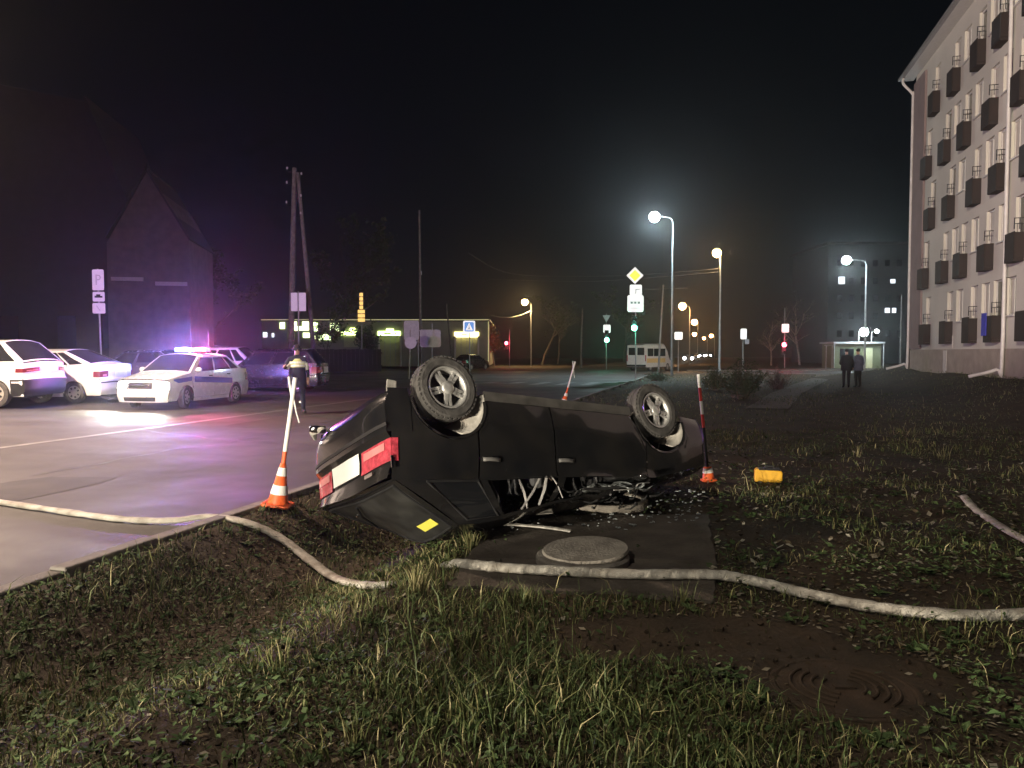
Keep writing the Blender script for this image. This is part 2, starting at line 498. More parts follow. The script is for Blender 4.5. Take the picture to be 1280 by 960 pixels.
def lerp_(a, b, t): return a + (b - a) * t
def upt(u, y, z):              # a point u metres right of the kerb line, at depth y
    return (RC + SL * y + u * RN, y, z)
mb = MB()
ys = [-28, -10, 0, 5, 10, 15, 20, 25, 30, 34, 38, 42, 46, 50, 54, 58, 70]
us = [-34, -22, -16, -10, -4, 0]
for y in ys:
    for u in us:
        q = upt(u, y, 0); mb.v.append((q[0], q[1], road_z(q[0], q[1])))
for j in range(len(ys) - 1):
    for i in range(len(us) - 1):
        k = j * len(us) + i
        mb.f.append((k, k + 1, k + len(us) + 1, k + len(us)))
mb.quad(upt(0, 58, ROADZ), upt(48, 58, ROADZ), upt(48, 70, ROADZ), upt(0, 70, ROADZ))
for a, b in ((70, 120), (120, 245)):
    mb.quad(upt(-11.5, a, ROADZ), upt(0.0, a, ROADZ), upt(0.0, b, ROADZ), upt(-11.5, b, ROADZ))
structure(mb.build('road', 'asphalt'))
mb = MB()
def strip(u0, u1, a, b):
    q = [upt(u0, a, 0), upt(u1, a, 0), upt(u1, b, 0), upt(u0, b, 0)]
    mb.quad(*[(k[0], k[1], road_z(k[0], k[1]) + .005) for k in q])
for k in range(10):
    strip(-7.05, -6.9, 2 + k * 5, 6.9 + k * 5)
for k in range(8):
    strip(-0.9 - k * 1.3, -0.4 - k * 1.3, 40, 44)
strip(-6.5, -0.4, 37.8, 38.2)
structure(mb.build('road_marking', 'paint'))
rp_ = random.Random(12)
mb = MB()
for (u0, y0, w_, l_) in ((-3.6, 9.0, 1.3, 3.2), (-9.5, 12.0, 2.0, 5.0), (-5.2, 19.0, 1.6, 4.0), (-2.4, 27.0, 1.2, 6.0), (-12.5, 15.5, 1.5, 3.0)):
    pts = []
    for k in range(20):
        a = 2 * PI * k / 20
        ca, sa = math.cos(a), math.sin(a)
        q = max(abs(ca), abs(sa))
        pts.append(upt(u0 + ca / q * w_ * .5 * rp_.uniform(.93, 1.0), y0 + sa / q * l_ * .5 * rp_.uniform(.93, 1.0), 0))
    mb.poly([(p[0], p[1], road_z(p[0], p[1]) + .004) for p in pts])
structure(mb.build('road_patch', 'patch'))
mb = MB()
for (u0, y0, u1, y1) in ((-1.0, 6.0, -6.5, 9.5), (-4.5, 10.5, -4.0, 19.0), (-8.5, 9.0, -12.0, 16.0), (-2.0, 14.0, -6.8, 16.0)):
    pts = []
    for k in range(40):
        f = k / 39
        q = upt(lerp_(u0, u1, f) + .25 * mnoise.noise(Vector((f * 9, u0, 0))), lerp_(y0, y1, f) + .25 * mnoise.noise(Vector((f * 9, 7, u0))), 0)
        pts.append(Vector((q[0], q[1], road_z(q[0], q[1]) + .006)))
    for a, b in zip(pts[:-1], pts[1:]):
        n_ = Vector((b.y - a.y, a.x - b.x, 0)).normalized() * rp_.uniform(.006, .016)
        mb.quad(a - n_, a + n_, b + n_, b - n_)
structure(mb.build('road_crack', 'blackplastic'))

kerb = structure(bpy.data.objects.new('kerb', None)); COL.objects.link(kerb)
st = MB().bbox(-0.075, 0.075, -0.495, 0.495, -0.25, 0.035)
first = st.build('kerb_stone', 'kerb', kerb, bevel=0.015)
for k in range(-3, 56):
    y = k * 1.0 / RN * 1.0 + 0.4
    o = first if k == -3 else first.copy()
    if k != -3: COL.objects.link(o); o.parent = kerb
    p = upt(0.08, y, -0.015 + 0.012 * math.sin(k * 2.3))
    o.location = p
    o.rotation_euler = (0, R(random.uniform(-1.5, 1.5)), -RYAW + R(random.uniform(-0.6, 0.6)))
far_kerb = MB()
far_kerb.quad(upt(2, 70.2, .0), upt(48, 70.2, .0), upt(48, 71.4, .0), upt(2, 71.4, .0))
far_kerb.quad(upt(2, 70.2, -.2), upt(48, 70.2, -.2), upt(48, 70.2, .0), upt(2, 70.2, .0))
structure(far_kerb.build('pavement', 'concrete'))
# worn footpath from the verge to the cross street
mb = MB()
fp = [(22, 6.2), (30, 7.4), (40, 9.4), (50, 11.5), (57.8, 12.5)]
for (y0, u0), (y1, u1) in zip(fp[:-1], fp[1:]):
    for k in range(4):
        a = y0 + (y1 - y0) * k / 4; b = y0 + (y1 - y0) * (k + 1) / 4
        ua = u0 + (u1 - u0) * k / 4; ub = u0 + (u1 - u0) * (k + 1) / 4
        pts = [upt(ua - .6, a, 0), upt(ua + .6, a, 0), upt(ub + .6, b, 0), upt(ub - .6, b, 0)]
        mb.quad(*[(p[0], p[1], H(p[0], p[1]) + 0.03) for p in pts])
structure(mb.build('footpath', M['slab']))

# concrete slab beside the ditch, in two cast pieces
slab = structure(bpy.data.objects.new('pavement_slab', None)); COL.objects.link(slab)
def slab_piece(corners, z, seed, rough):
    rs = random.Random(seed); out = []
    n = len(corners)
    for i in range(n):
        a = Vector(corners[i]); b = Vector(corners[(i + 1) % n]); m_ = 14
        nrm = Vector((b.y - a.y, a.x - b.x)).normalized()
        for k in range(m_):
            p = a.lerp(b, k / m_)
            out.append(p - nrm * (rough[i] * abs(mnoise.noise(Vector((p.x * 3, p.y * 3, seed)))) + rs.uniform(0, .012)))
    c = sum(out, Vector((0, 0))) / len(out)
    m = MB(); rings = [1.0, .985, .8, .55, .3, .08]
    for r_ in rings:
        for p in out:
            q = c + (p - c) * r_
            m.v.append((q.x, q.y, z - (.03 if r_ == 1 else 0) + .010 * mnoise.noise(Vector((q.x * 2.5, q.y * 2.5, seed)))))
    L = len(out)
    for j in range(len(rings) - 1):
        for i in range(L): m.f.append((j * L + i, j * L + (i + 1) % L, (j + 1) * L + (i + 1) % L, (j + 1) * L + i))
    m.f.append(tuple((len(rings) - 1) * L + i for i in range(L)))
    i0 = len(m.v)
    for p in out: m.v.append((p.x, p.y, z - .16))
    for i in range(L): m.f.append((i0 + i, i0 + (i + 1) % L, (i + 1) % L, i))
    m.build('slab_piece', 'slab', slab)
slab_piece([(-0.50, 5.38), (1.38, 5.05), (1.62, 5.97), (-0.42, 6.02)], -.006, 3, (.22, .03, .01, .10))
slab_piece([(-0.41, 6.04), (1.63, 5.99), (2.02, 7.75), (-0.18, 7.75)], .004, 5, (.01, .03, .05, .10))

# ------------------------------------------------------------------ wells and manhole lids
def ring_profile(ro, ri, z0, z1):
    return [(ro, z0), (ro, z1 - .015), (ro - .015, z1), (ri + .015, z1), (ri, z1 - .015), (ri, z0)]
p = gnd(728, 706)
t = thing('well_cover', 'round pale concrete well lid set on its ring in the slab, before the wreck', 'manhole', (p.x, p.y, 0.0))
MB().lathe([(.37, -.06), (.37, .035), (.355, .05), (.28, .052), (.28, -.02)], 40).build('ring', 'concrete', t, smooth=False)
lid = MB().lathe([(.335, .054), (.345, .075), (.335, .092), (.16, .098), (0.0, .099)], 40).build('lid', 'concrete', t, loc=(.03, .03, 0))
lid.rotation_euler = (R(2.5), R(-3), 0)
p = gnd(762, 641)
t = thing('well_opening', 'open dark well with a pale concrete rim beside the crushed windscreen', 'manhole', (p.x, p.y + .25, 0.03))
MB().lathe([(.44, -.05), (.44, .035), (.425, .05), (.375, .05), (.36, .035), (.36, -.02)], 40).build('rim', 'concrete', t)
MB().lathe([(.36, -.018), (.2, -.016), (0, -.015)], 32).build('shaft_bottom', 'underbody', t)
p = gnd(1055, 864)
t = thing('manhole_cover', 'rust-brown cast iron manhole cover with ringed ribs in the dirt', 'manhole', (p.x, p.y, p.z + 0.012))
MB().lathe([(.35, -.06), (.35, .0), (.345, .006), (.325, .006), (.315, .0), (.315, -.02)], 48).build('frame', 'castiron', t)
MB().lathe([(.312, -.02), (.312, .004), (0, .004)], 48).build('lid', 'castiron', t)
for side in (0, PI):
    for r in (.10, .15, .20, .25):
        pts = [(r * math.cos(side + a), r * math.sin(side + a), .009) for a in np.linspace(-1.0, 1.0, 12)]
        MB().tube(pts, .008, 6).build('rib', 'castiron', t)
MB().bbox(-.05, .05, -.02, .02, .004, .014).build('lifting_slot', 'castiron', t)

# ------------------------------------------------------------------ road vehicles
def lerp(a, b, t): return a + (b - a) * t
def plin(pts, x):
    if x <= pts[0][0]: return pts[0][1]
    for (x0, y0), (x1, y1) in zip(pts[:-1], pts[1:]):
        if x <= x1: return y0 + (y1 - y0) * (x - x0) / (x1 - x0)
    return pts[-1][1]

TYRE = {}
def wheel(parent, loc, side, r, style, steer=0.0, w=0.175):
    e = sub('wheel', parent, loc, (0, 0, steer))
    rr = r * 0.66
    s = side
    key = ('t', r, s, w)
    if key not in TYRE:
        prof = [(rr, -w*.42), (rr + .02, -w*.5), (r*.90, -w*.5), (r*.97, -w*.43), (r, -w*.30), (r, -w*.10), (r - .008, -w*.09), (r - .008, -w*.05), (r, -w*.04), (r, w*.04), (r - .008, w*.05), (r - .008, w*.09), (r, w*.10), (r, w*.30), (r*.97, w*.43), (r*.90, w*.5), (rr + .02, w*.5), (rr, w*.42)]
        m = MB().lathe(prof, 40, 'y')
        for k in range(40):                       # shoulder tread blocks
            th = 2 * PI * k / 40
            for sg in (-1, 1):
                rot = Matrix.Rotation(-th, 3, 'Y')
                m.box(rot @ Vector((r * .982, sg * w * .37, 0)), (.014, w * .17, r * .09), rot)
        TYRE[key] = m
    TYRE[key].build('tyre', 'rubber', e, smooth=False)
    yo = s * w * .40
    if style == 'alloy':
        m = MB().lathe([(rr, s*w*.46), (rr - .012, s*w*.47), (rr - .022, s*w*.40), (rr - .035, s*w*.15), (rr - .04, -s*w*.3)], 40, 'y')
        m.build('rim', 'alloy', e, smooth=True)
        m = MB()
        for k in range(5):
            th = 2 * PI * k / 5 + 0.31
            for d in (-1, 1):
                for seg in range(3):
                    q0 = lerp(.045, rr - .012, seg / 3); q1 = lerp(.045, rr - .012, (seg + 1) / 3)
                    w0 = lerp(.022, .012, seg / 3)
                    dd = d * lerp(.012, .022, (seg + .5) / 3)
                    rot = Matrix.Rotation(-th, 3, 'Y')
                    yy = yo - s * .02 * (1 - (seg / 2.2 - .5) ** 2)
                    m.box(rot @ Vector(((q0 + q1) / 2, yy, dd)), (q1 - q0 + .006, .026, w0 * 1.55), rot)
        m.build('spokes', 'alloy', e)
        MB().lathe([(.062, yo - s*.02), (.058, yo + s*.006), (.03, yo + s*.014), (0, yo + s*.014)], 20, 'y').build('hub', 'alloy', e, smooth=True)
        MB().lathe([(rr - .035, -s*w*.05), (.09, -s*w*.0), (0, -s*w*.02)], 24, 'y').build('brake_disc', 'darkmetal', e)
    else:
        m = MB().lathe([(rr, s*w*.44), (rr - .02, s*w*.47), (rr - .05, s*w*.40), (rr * .45, s*w*.46), (rr*.2, s*w*.50), (0, s*w*.5)], 28, 'y')
        m.build('hub_cap', 'steelrim', e, smooth=True)
        m = MB()
        for k in range(7):
            th = 2 * PI * k / 7
            rot = Matrix.Rotation(-th, 3, 'Y')
            m.box(rot @ Vector((rr * .68, s*w*.445, 0)), (rr * .28, .02, rr * .22), rot)
        m.build('cap_holes', 'blackplastic', e)
    return e

def car(t, P):
    """t: the car's Empty (x forward, y left, z up, on the ground); P: its measures and colours."""
    xF, xR, wb, w, Ht = P['xF'], P['xR'], P['wb'], P['w'], P['H']
    zs = P.get('zs', .21); zh = P['zh']; zc = P['zc']; xc = P['xc']; xrf = P['xrf']; xrr = P['xrr']; xb = P['xb']; zb_ = P['zb']; ze = P.get('ze', zb_ - .03)
    r = P.get('r', .285); ra = r + P.get('archgap', .055)
    warp = P.get('warp'); paint = P['paint']; glass = P.get('glass', 'cabin'); missing = P.get('missing', ())
    fw, rw = wb / 2, -wb / 2
    zt = Ht - .075
    beltpts = [(xR, ze), (xb, zb_), (xc, zc - .02), (xF, zh)]
    belt = lambda x: plin(beltpts, x)
    def W(x):
        k = 1.0
        a = (x - (fw + .05)) / (xF - fw - .05)
        if a > 0: k -= .13 * min(1, a) ** 2
        a = (rw - .05 - x) / (rw - .05 - xR)
        if a > 0: k -= .10 * min(1, a) ** 2
        return w * k
    def sy(x, z):
        b = belt(x)
        if z <= b:
            q = (z - zs) / (b - zs)
            return W(x) * (.945 + .055 * math.sin(PI * min(1, max(0, q)) ** .85)) + (.008 if .42 < q < .5 else 0)
        return W(x) * .945 - (z - b) * P.get('tumble', .36)
    def B(m, name, mt, parent, smooth=True, **k):
        return m.build(name, mt, parent, smooth=smooth, warp=warp, **k)
    def arch(x):
        z = zs
        for ax in (fw, rw):
            d = abs(x - ax)
            if d < ra: z = max(z, r + math.sqrt(ra * ra - d * d))
        return z
    eF = xF - .17; eR = xR + .15
    body = MB()
    xA, xBp, xC = P['xA'], P['xBp'], P['xC']
    gap = .006
    def side(s, x0, x1, m, nu=14, nv=7, lowadd=0.0, off=0.0, z0=None, z1=None):
        def fn(a, b):
            x = lerp(x0, x1, a)
            lo = max(arch(x), zs + lowadd) if z0 is None else z0
            hi = belt(x) if z1 is None else z1
            z = lerp(lo, hi, b)
            return (x, s * (sy(x, z) + off), z)
        m.grid(fn, nu, nv)
    for s in (1, -1):
        side(s, xA + gap, eF, body, 22)
        side(s, eR, xC - gap, body, 22)
        sl_ = MB(); side(s, rw + ra, fw - ra, sl_, 10, 2, z0=zs - .04, z1=zs + .055); B(sl_, 'sill', P.get('sill', paint), t)
        for ax in (fw, rw):                        # arch lips
            def lip(a, b, ax=ax, s=s):
                th = PI * a
                x = ax + math.cos(th) * (ra - .022 * b); z = r + math.sin(th) * (ra - .022 * b)
                return (x, s * (sy(x, z) + .012 * (1 - b)), z)
            body.grid(lip, 20, 1)
    # greenhouse frame
    def gh(s, p, v, off=0.0):
        xb0 = lerp(xb, xc, p); x = lerp(xb0, lerp(xrr, xrf, p), v)
        z0 = belt(xb0); z = lerp(z0, zt, v)
        y = lerp(W(xb0) * .945, W((xrr + xrf) / 2) * .945 - (zt - z0) * P.get('tumble', .36), v)
        bul = .02 * math.sin(PI * v)
        return Vector((x, s * (y + bul + off), z))
    wins = P['wins']
    vlo, vhi = .05, .90
    ps = sorted({0.0, 1.0, *[q for wn_ in wins for q in (wn_[0], wn_[1])]})
    for s in (1, -1):
        body.grid(lambda a, b: gh(s, a, b * vlo), 14, 1)
        body.grid(lambda a, b: gh(s, a, lerp(vhi, 1, b)), 14, 2)
        for p0, p1 in zip(ps[:-1], ps[1:]):
            if any(abs(p0 - q[0]) < 1e-6 for q in wins): continue
            body.grid(lambda a, b: gh(s, lerp(p0, p1, a), lerp(vlo, vhi, b)), 3, 5)
        for k, wn_ in enumerate(wins):
            if (s, k) in missing: continue
            m = MB().grid(lambda a, b: gh(s, lerp(wn_[0], wn_[1], a), lerp(vlo, vhi, b), -.008), 6, 5)
            o = B(m, 'side_window', glass, t)
            fr = MB()
            q = [gh(s, wn_[0], vlo, .004), gh(s, wn_[1], vlo, .004), gh(s, wn_[1], vhi, .004), gh(s, wn_[0], vhi, .004), gh(s, wn_[0], vlo, .004)]
            fr.tube(q, .010, 5)
            B(fr, 'window_seal', 'blackplastic', o, smooth=False)
    yr = abs(gh(1, .5, 1).y)
    def roof(a, b):
        p = gh(1, a, 1); q = lerp(-1, 1, b)
        return (p.x, p.y * q, zt + .075 * (1 - abs(q) ** 2.4))
    B(MB().grid(roof, 12, 12), 'roof', P.get('roofpaint', paint), t)
    cc = P.get('crown', .05)
    def hood(a, b):
        q = lerp(-1, 1, b); xe = eF + .15 * (1 - abs(q) ** 3)
        x = lerp(xc + .10 * (1 - q * q) * (1 - a), xe, a)
        y = q * lerp(W(xc) * .945, W(eF) * .945, a)
        z = belt(lerp(xc, eF, a)) + cc * (1 - abs(q) ** 2.5) * (1 - .35 * a ** 3)
        return (x, y, z)
    B(MB().grid(hood, 12, 12), 'hood', paint, t)
    def boot(a, b):
        q = lerp(-1, 1, b); xe = eR - .13 * (1 - abs(q) ** 3)
        x = lerp(xb - .05 * (1 - q * q) * (1 - a), xe, a)
        y = q * lerp(W(xb) * .945, W(eR) * .945, a)
        z = belt(lerp(xb, eR, a)) + cc * .7 * (1 - abs(q) ** 2.5)
        return (x, y, z)
    bl = B(MB().grid(boot, 6, 12), 'boot_lid', paint, t)
    def ws(a, b, off=0.0):
        q = lerp(-1, 1, b)
        lo = Vector((xc + .10 * (1 - q*q), q * W(xc) * .945, belt(xc) + cc * (1 - abs(q)**2.5)))
        hp = gh(1, 1, 1)
        hi = Vector((hp.x, q * hp.y, zt + .075 * (1 - abs(q) ** 2.4)))
        p = lo.lerp(hi, a); p.x += .05 * math.sin(PI * a) * (1 - q*q)
        return p + Vector((off, 0, off))
    def rg(a, b, off=0.0):
        q = lerp(-1, 1, b)
        lo = Vector((xb - .05 * (1 - q*q), q * W(xb) * .945, belt(xb) + cc * .7 * (1 - abs(q)**2.5)))
        hp = gh(1, 0, 1)
        hi = Vector((hp.x, q * hp.y, zt + .075 * (1 - abs(q) ** 2.4)))
        p = lo.lerp(hi, a); p.x -= .04 * math.sin(PI * a) * (1 - q*q)
        return p + Vector((-off, 0, off))
    if 'windscreen' not in missing:
        B(MB().grid(lambda a, b: ws(lerp(.04, .97, a), lerp(.04, .96, b)), 8, 12), 'windscreen', glass, t)
    for a0, a1, b0, b1 in ((0, .04, 0, 1), (.97, 1, 0, 1), (.04, .97, 0, .04), (.04, .97, .96, 1)):
        body.grid(lambda a, b: ws(lerp(a0, a1, a), lerp(b0, b1, b), .003), 4, 4)
        body.grid(lambda a, b: rg(lerp(a0, a1, a), lerp(b0, b1, b), .003), 4, 4)
    P['_rg'] = rg
    rgo = B(MB().grid(lambda a, b: rg(lerp(.04, .97, a), lerp(.04, .96, b)), 8, 12), 'rear_window', P.get('rearglass', glass), t)
    # front and rear ends
    def fend(q, v, off=0.0):
        z = lerp(zs - .02, belt(xF) + (cc * .65 * (1 - abs(q) ** 2.5)), v)
        x = eF + .17 * (1 - abs(q) ** 3.2) + .035 * math.sin(PI * min(1, v * 1.5)) - .05 * v ** 3 + off
        ww = sy(eF, min(z, belt(eF)))
        return Vector((x, q * (ww + off), z))
    def rend(q, v, off=0.0):
        z = lerp(zs + .02, belt(xR) + (cc * .7 * (1 - abs(q) ** 2.5)), v)
        x = eR + (.07 * (1 - v / .22) ** 2 if v < .22 else 0) - P.get('rbulge', .14) * (1 - abs(q) ** 3.6) - (.045 if v < .5 else .045 * max(0, 1 - (v - .5) * 14)) - P.get('lip', 0) * max(0, v - .8) * 4 - off
        ww = sy(eR, min(z, belt(eR)))
        return Vector((x, q * (ww + off), z))
    fb = B(MB().grid(lambda a, b: fend(lerp(-1, 1, a), lerp(0, .56, b)), 24, 8), 'front_bumper', P.get('frontpaint', P.get('bumperpaint', paint)), t)
    B(MB().grid(lambda a, b: fend(lerp(-.62, .62, a), lerp(.05, .24, b), .006), 12, 2), 'air_intake', 'blackplastic', fb)
    body.grid(lambda a, b: fend(lerp(-1, 1, a), lerp(.56, 1, b)), 24, 6)
    gr = B(MB().grid(lambda a, b: fend(lerp(-.48, .48, a), lerp(.60, .88, b), .008), 10, 3), 'grille', 'blackplastic', t)
    gl = MB()
    for k in range(4):
        v = lerp(.64, .85, k / 3)
        gl.tube([fend(q, v, .014) for q in np.linspace(-.46, .46, 9)], .007, 5)
    B(gl, 'grille_bar', 'chrome', gr)
    for s in (1, -1):
        hl = B(MB().grid(lambda a, b: fend(s * lerp(.54, 1.0, a), lerp(.62, .92, b), .010), 8, 4), 'headlight', P.get('head', 'headoff'), t)
    if P.get('plate', True):
        m = MB(); c0 = fend(0, .34, .03)
        m.box(c0, (.015, .52, .115)); B(m, 'number_plate', 'plate', t, smooth=False)
    rb = B(MB().grid(lambda a, b: rend(lerp(-1, 1, a), lerp(0, .5, b)), 24, 9), 'rear_bumper', P.get('bumperpaint', paint), t)
    B(MB().grid(lambda a, b: rend(lerp(-1, 1, a), lerp(.40, .44, b), .006), 24, 2), 'bumper_strip', 'blackplastic', rb)
    tp = B(MB().grid(lambda a, b: rend(lerp(-1, 1, a), lerp(.5, 1, b)), 24, 10), 'tail_panel', paint, t)
    lo, hi = P.get('tail_v', (.57, .86)); q0 = P.get('tail_q', .46)
    for s in (1, -1):
        tl = B(MB().grid(lambda a, b: rend(s * lerp(q0, 1.0, a), lerp(lo, hi, b), .010), 8, 4), 'tail_light', P.get('lens', 'redlens'), t)
        def wrap(a, b):
            x = lerp(eR - .01, eR + P.get('wrap', .17), a); v = lerp(lo, hi, b)
            z = lerp(zs + .02, belt(xR), v)
            return (x, s * (sy(x, z) + .010), z)
        B(MB().grid(wrap, 4, 4), 'side_lens', P.get('lens', 'redlens'), tl)
        B(MB().grid(lambda a, b: rend(s * lerp(q0 + .06, .90, a), lerp(lo + .03, lerp(lo, hi, .45), b), .016), 6, 2), 'reversing_lens', 'paleLens', tl)
    m = MB().grid(lambda a, b: rend(lerp(-.37, .37, a), lerp(lo - .01, hi - .03, b), .014), 6, 2)
    if P.get('plate', True):
        B(m, 'number_plate', 'plate', t)
    for s in (1, -1):                              # bumper ends wrapped round to the rear arch
        def bw(a, b):
            p0 = rend(s, .5 * b)
            x = lerp(p0.x, rw - ra - .004, a); z = lerp(p0.z, lerp(zs + .0, lerp(zs + .02, belt(xR), .5), b), a)
            return (x, s * lerp(abs(p0.y), sy(max(x, eR), max(z, zs)) + .005, min(1, a * 3)), z)
        B(MB().grid(bw, 5, 5), 'bumper_corner', P.get('bumperpaint', paint), rb)
    B(body, 'body', paint, t)
    # doors with handles
    for s in (1, -1):
        for x0, x1, nm in ((xBp + gap, xA - gap, 'front_door'), (xC + gap, xBp - gap, 'rear_door')):
            m = MB(); side(s, x0, x1, m, 14, 8, lowadd=.062, off=.004)
            d = B(m, 'door', paint, t)
            hx = x0 + P.get('hx', .16); hz = belt(hx) - P.get('hz', .13)
            h = MB()
            h.grid(lambda a, b: (lerp(hx - .085, hx + .085, a), s * (sy(hx, hz) + .008 + .022 * math.sin(PI * a)), lerp(hz - .016, hz + .018, b)), 6, 2)
            B(h, 'door_handle', P.get('handle', 'blackplastic'), d, solid=.012)
        # mirror
        mx = xc - .26
        c0 = Vector((mx, s * (sy(mx, belt(mx)) + .09), belt(mx) + .075))
        m = MB().sphere(c0, .1, 10, 7, (.55, .95, .7)); m.tube([c0, c0 + Vector((0, -s * .12, -.05))], .025, 6)
        if not P.get('nomirror'): B(m, 'side_mirror', paint, t)
    # underbody, arch liners, wheels
    ub = MB()
    ub.bbox(rw - ra + .0, fw + ra, -w * .52, w * .52, zs - .06, zs + .04)
    ub.bbox(rw + ra + .01, fw - ra - .01, -w * .88, w * .88, zs - .03, zs + .03)
    ub.bbox(fw + ra, xF - .22, -w * .7, w * .7, zs - .01, zs + .06)
    ub.bbox(xR + .2, rw - ra, -w * .75, w * .75, zs + .02, zs + .07)
    B(ub, 'underbody', 'underbody', t, smooth=False)
    ex = MB().tube([(xR + .1, -.45, zs + .05), (rw - .3, -.45, zs + .0), (rw + .4, -.1, zs - .07), (.9, 0, zs - .07)], .03, 8)
    B(ex, 'exhaust', 'darkmetal', t)
    for s in (1, -1):
        for ax in (fw, rw):
            m = MB().grid(lambda a, b: (ax + math.cos(PI * a) * (ra + .004), s * lerp(w * .55, w * .93, b), r + math.sin(PI * a) * (ra + .004)), 20, 2)
            m.poly([(ax + math.cos(PI * a / 12) * ra, s * w * .55, r + math.sin(PI * a / 12) * ra) for a in range(13)])
            B(m, 'wheel_arch', P.get('liner', 'blackplastic'), t, smooth=False)
            wheel(t, (ax, s * (w - .10), r - P.get('droop', 0)), s, r, P.get('rim', 'cap'), steer=P.get('steer', 0) if ax > 0 else 0)
    return t

# ------------------------------------------------------------------ the overturned car
hero = thing('overturned_car', 'black sedan lying on its roof with its rear raised at the ditch', 'car')
Wr = at(557, 484, 6.60)
Wf = at(822, 513, 8.00)
ex_ = (Wf - Wr).normalized()
down = Vector((0, 0, -1)); down = (down - ex_ * down.dot(ex_)).normalized()
sidev = ex_.cross(down)
if sidev.y > 0: sidev = -sidev
ROLL = R(20.5)
DROOP = .10
ez_ = (down * math.cos(ROLL) + sidev * math.sin(ROLL)).normalized()
ey_ = ez_.cross(ex_)
WB = 2.492
org = (Wr + Wf) / 2 - ey_ * (.84 - .10 + .07) - ez_ * (.288 - DROOP)
hero.matrix_world = Matrix(((ex_.x, ey_.x, ez_.x, org.x), (ex_.y, ey_.y, ez_.y, org.y), (ex_.z, ey_.z, ez_.z, org.z), (0, 0, 0, 1)))
def crush(p):
    d_ = .016 * mnoise.noise(p * 1.9) + .006 * mnoise.noise(p * 5.3)
    p = Vector((p.x, p.y + (d_ if p.y > 0 else -d_), p.z + d_ * .4))
    if p.z > .90:
        k = sstep(-1.15, .25, p.x)
        s = lerp(1.0, .44, k) - .12 * sstep(.2, .9, p.x)
        s *= 1 - .42 * sstep(.25, -.75, p.y) * (1 - .5 * k)
        j = mnoise.noise(p * 3.1) * .07 * k
        h = p.z - .90
        return Vector((p.x + h * .25 * k, p.y + j + h * .12 * k, .90 + h * s + j * .6 * min(1, h * 4)))
    return p
HP = dict(droop=DROOP, archgap=.08, rbulge=.06, wrap=.05, hx=.11, hz=.16, sill='sill', xF=2.08, xR=-1.94, wb=WB, w=.84, H=1.42, zs=.22, zh=.70, zc=.94, xc=1.02, xrf=.32, xrr=-1.16, xb=-1.76, zb=1.0, ze=.985, r=.288,
          xA=.98, xBp=-.17, xC=-1.0, wins=((.085, .265), (.30, .575), (.61, .93)), paint='blackpaint', glass='tint', warp=crush, rim='alloy', liner='blackplastic',
          missing=((1, 1), (1, 2), 'windscreen'), handle='handle', head='blackplastic', frontpaint='blackplastic', bumperpaint='blackpaint', lip=.05, tail_v=(.57, .82), tail_q=.42, rearglass='dustyglass')
car(hero, HP)
rg = HP['_rg']
def onrear(a, b, off): return crush(rg(a, b, off))
MB().grid(lambda u, v: onrear(lerp(.70, .82, u), lerp(.74, .90, v), .006), 2, 2).build('sticker', 'sticker', hero)
gk = MB()
gk.tube([onrear(a, b, .006) for a, b in [(.05, q) for q in np.linspace(.05, .95, 9)] + [(.95, q) for q in np.linspace(.95, .05, 9)] + [(.05, .05)]], .012, 6)
gk.build('rear_gasket', 'blackplastic', hero)
MB().tube([onrear(.10, .5, .02), onrear(.30, .42, .025), onrear(.62, .30, .02)], .010, 6).build('rear_wiper', 'blackplastic', hero)
MB().sphere(onrear(.30, .30, .008), .018, 8, 6).build('lock', 'chrome', hero)
MB().box((-1.875, .50, .915), (.012, .15, .03)).build('badge', 'chrome', hero)
MB().box((-1.80, .79, .86), (.02, .012, .10)).build('trim_sliver', 'chrome', hero)
# mud flap standing up at the far rear wheel, and the pale torn liners inside the near arches
MB().box((-1.19, -.40, -.12), (.11, .016, .36), Matrix.Rotation(R(-6), 3, 'Y')).build('mud_flap', 'liner', hero, bevel=.01)
for ax, th0, th1, r_in in ((-WB/2, -.20, 1.25, .20), (WB/2, .02, 1.05, .20), (WB/2, 2.95, 3.32, .24)):
    def ln(u, v):
        th = lerp(th0, th1, u)
        ro = .372 - .06 * max(0, u - .6) * 2.2
        rr_ = lerp(r_in, ro, v)
        return (ax + math.cos(th) * rr_, lerp(.60, .80, v), .288 + math.sin(th) * rr_)
    MB().grid(ln, 14, 4).build('torn_liner', 'liner', hero, smooth=True, solid=.008)
# exhaust end and torn bumper end on the far corner
MB().lathe([(.028, -.08), (.034, -.08), (.036, .06), (.030, .06), (.026, -.06)], 14, 'x', (-1.90, -.52, .235)).build('tail_pipe', 'chrome', hero, smooth=True)
MB().tube([(-1.86, -.72, .27), (-1.92, -.62, .235), (-1.90, -.5, .245), (-1.90, -.42, .25)], [.02, .035, .03, .012], 6).build('torn_bumper_end', 'liner', hero)
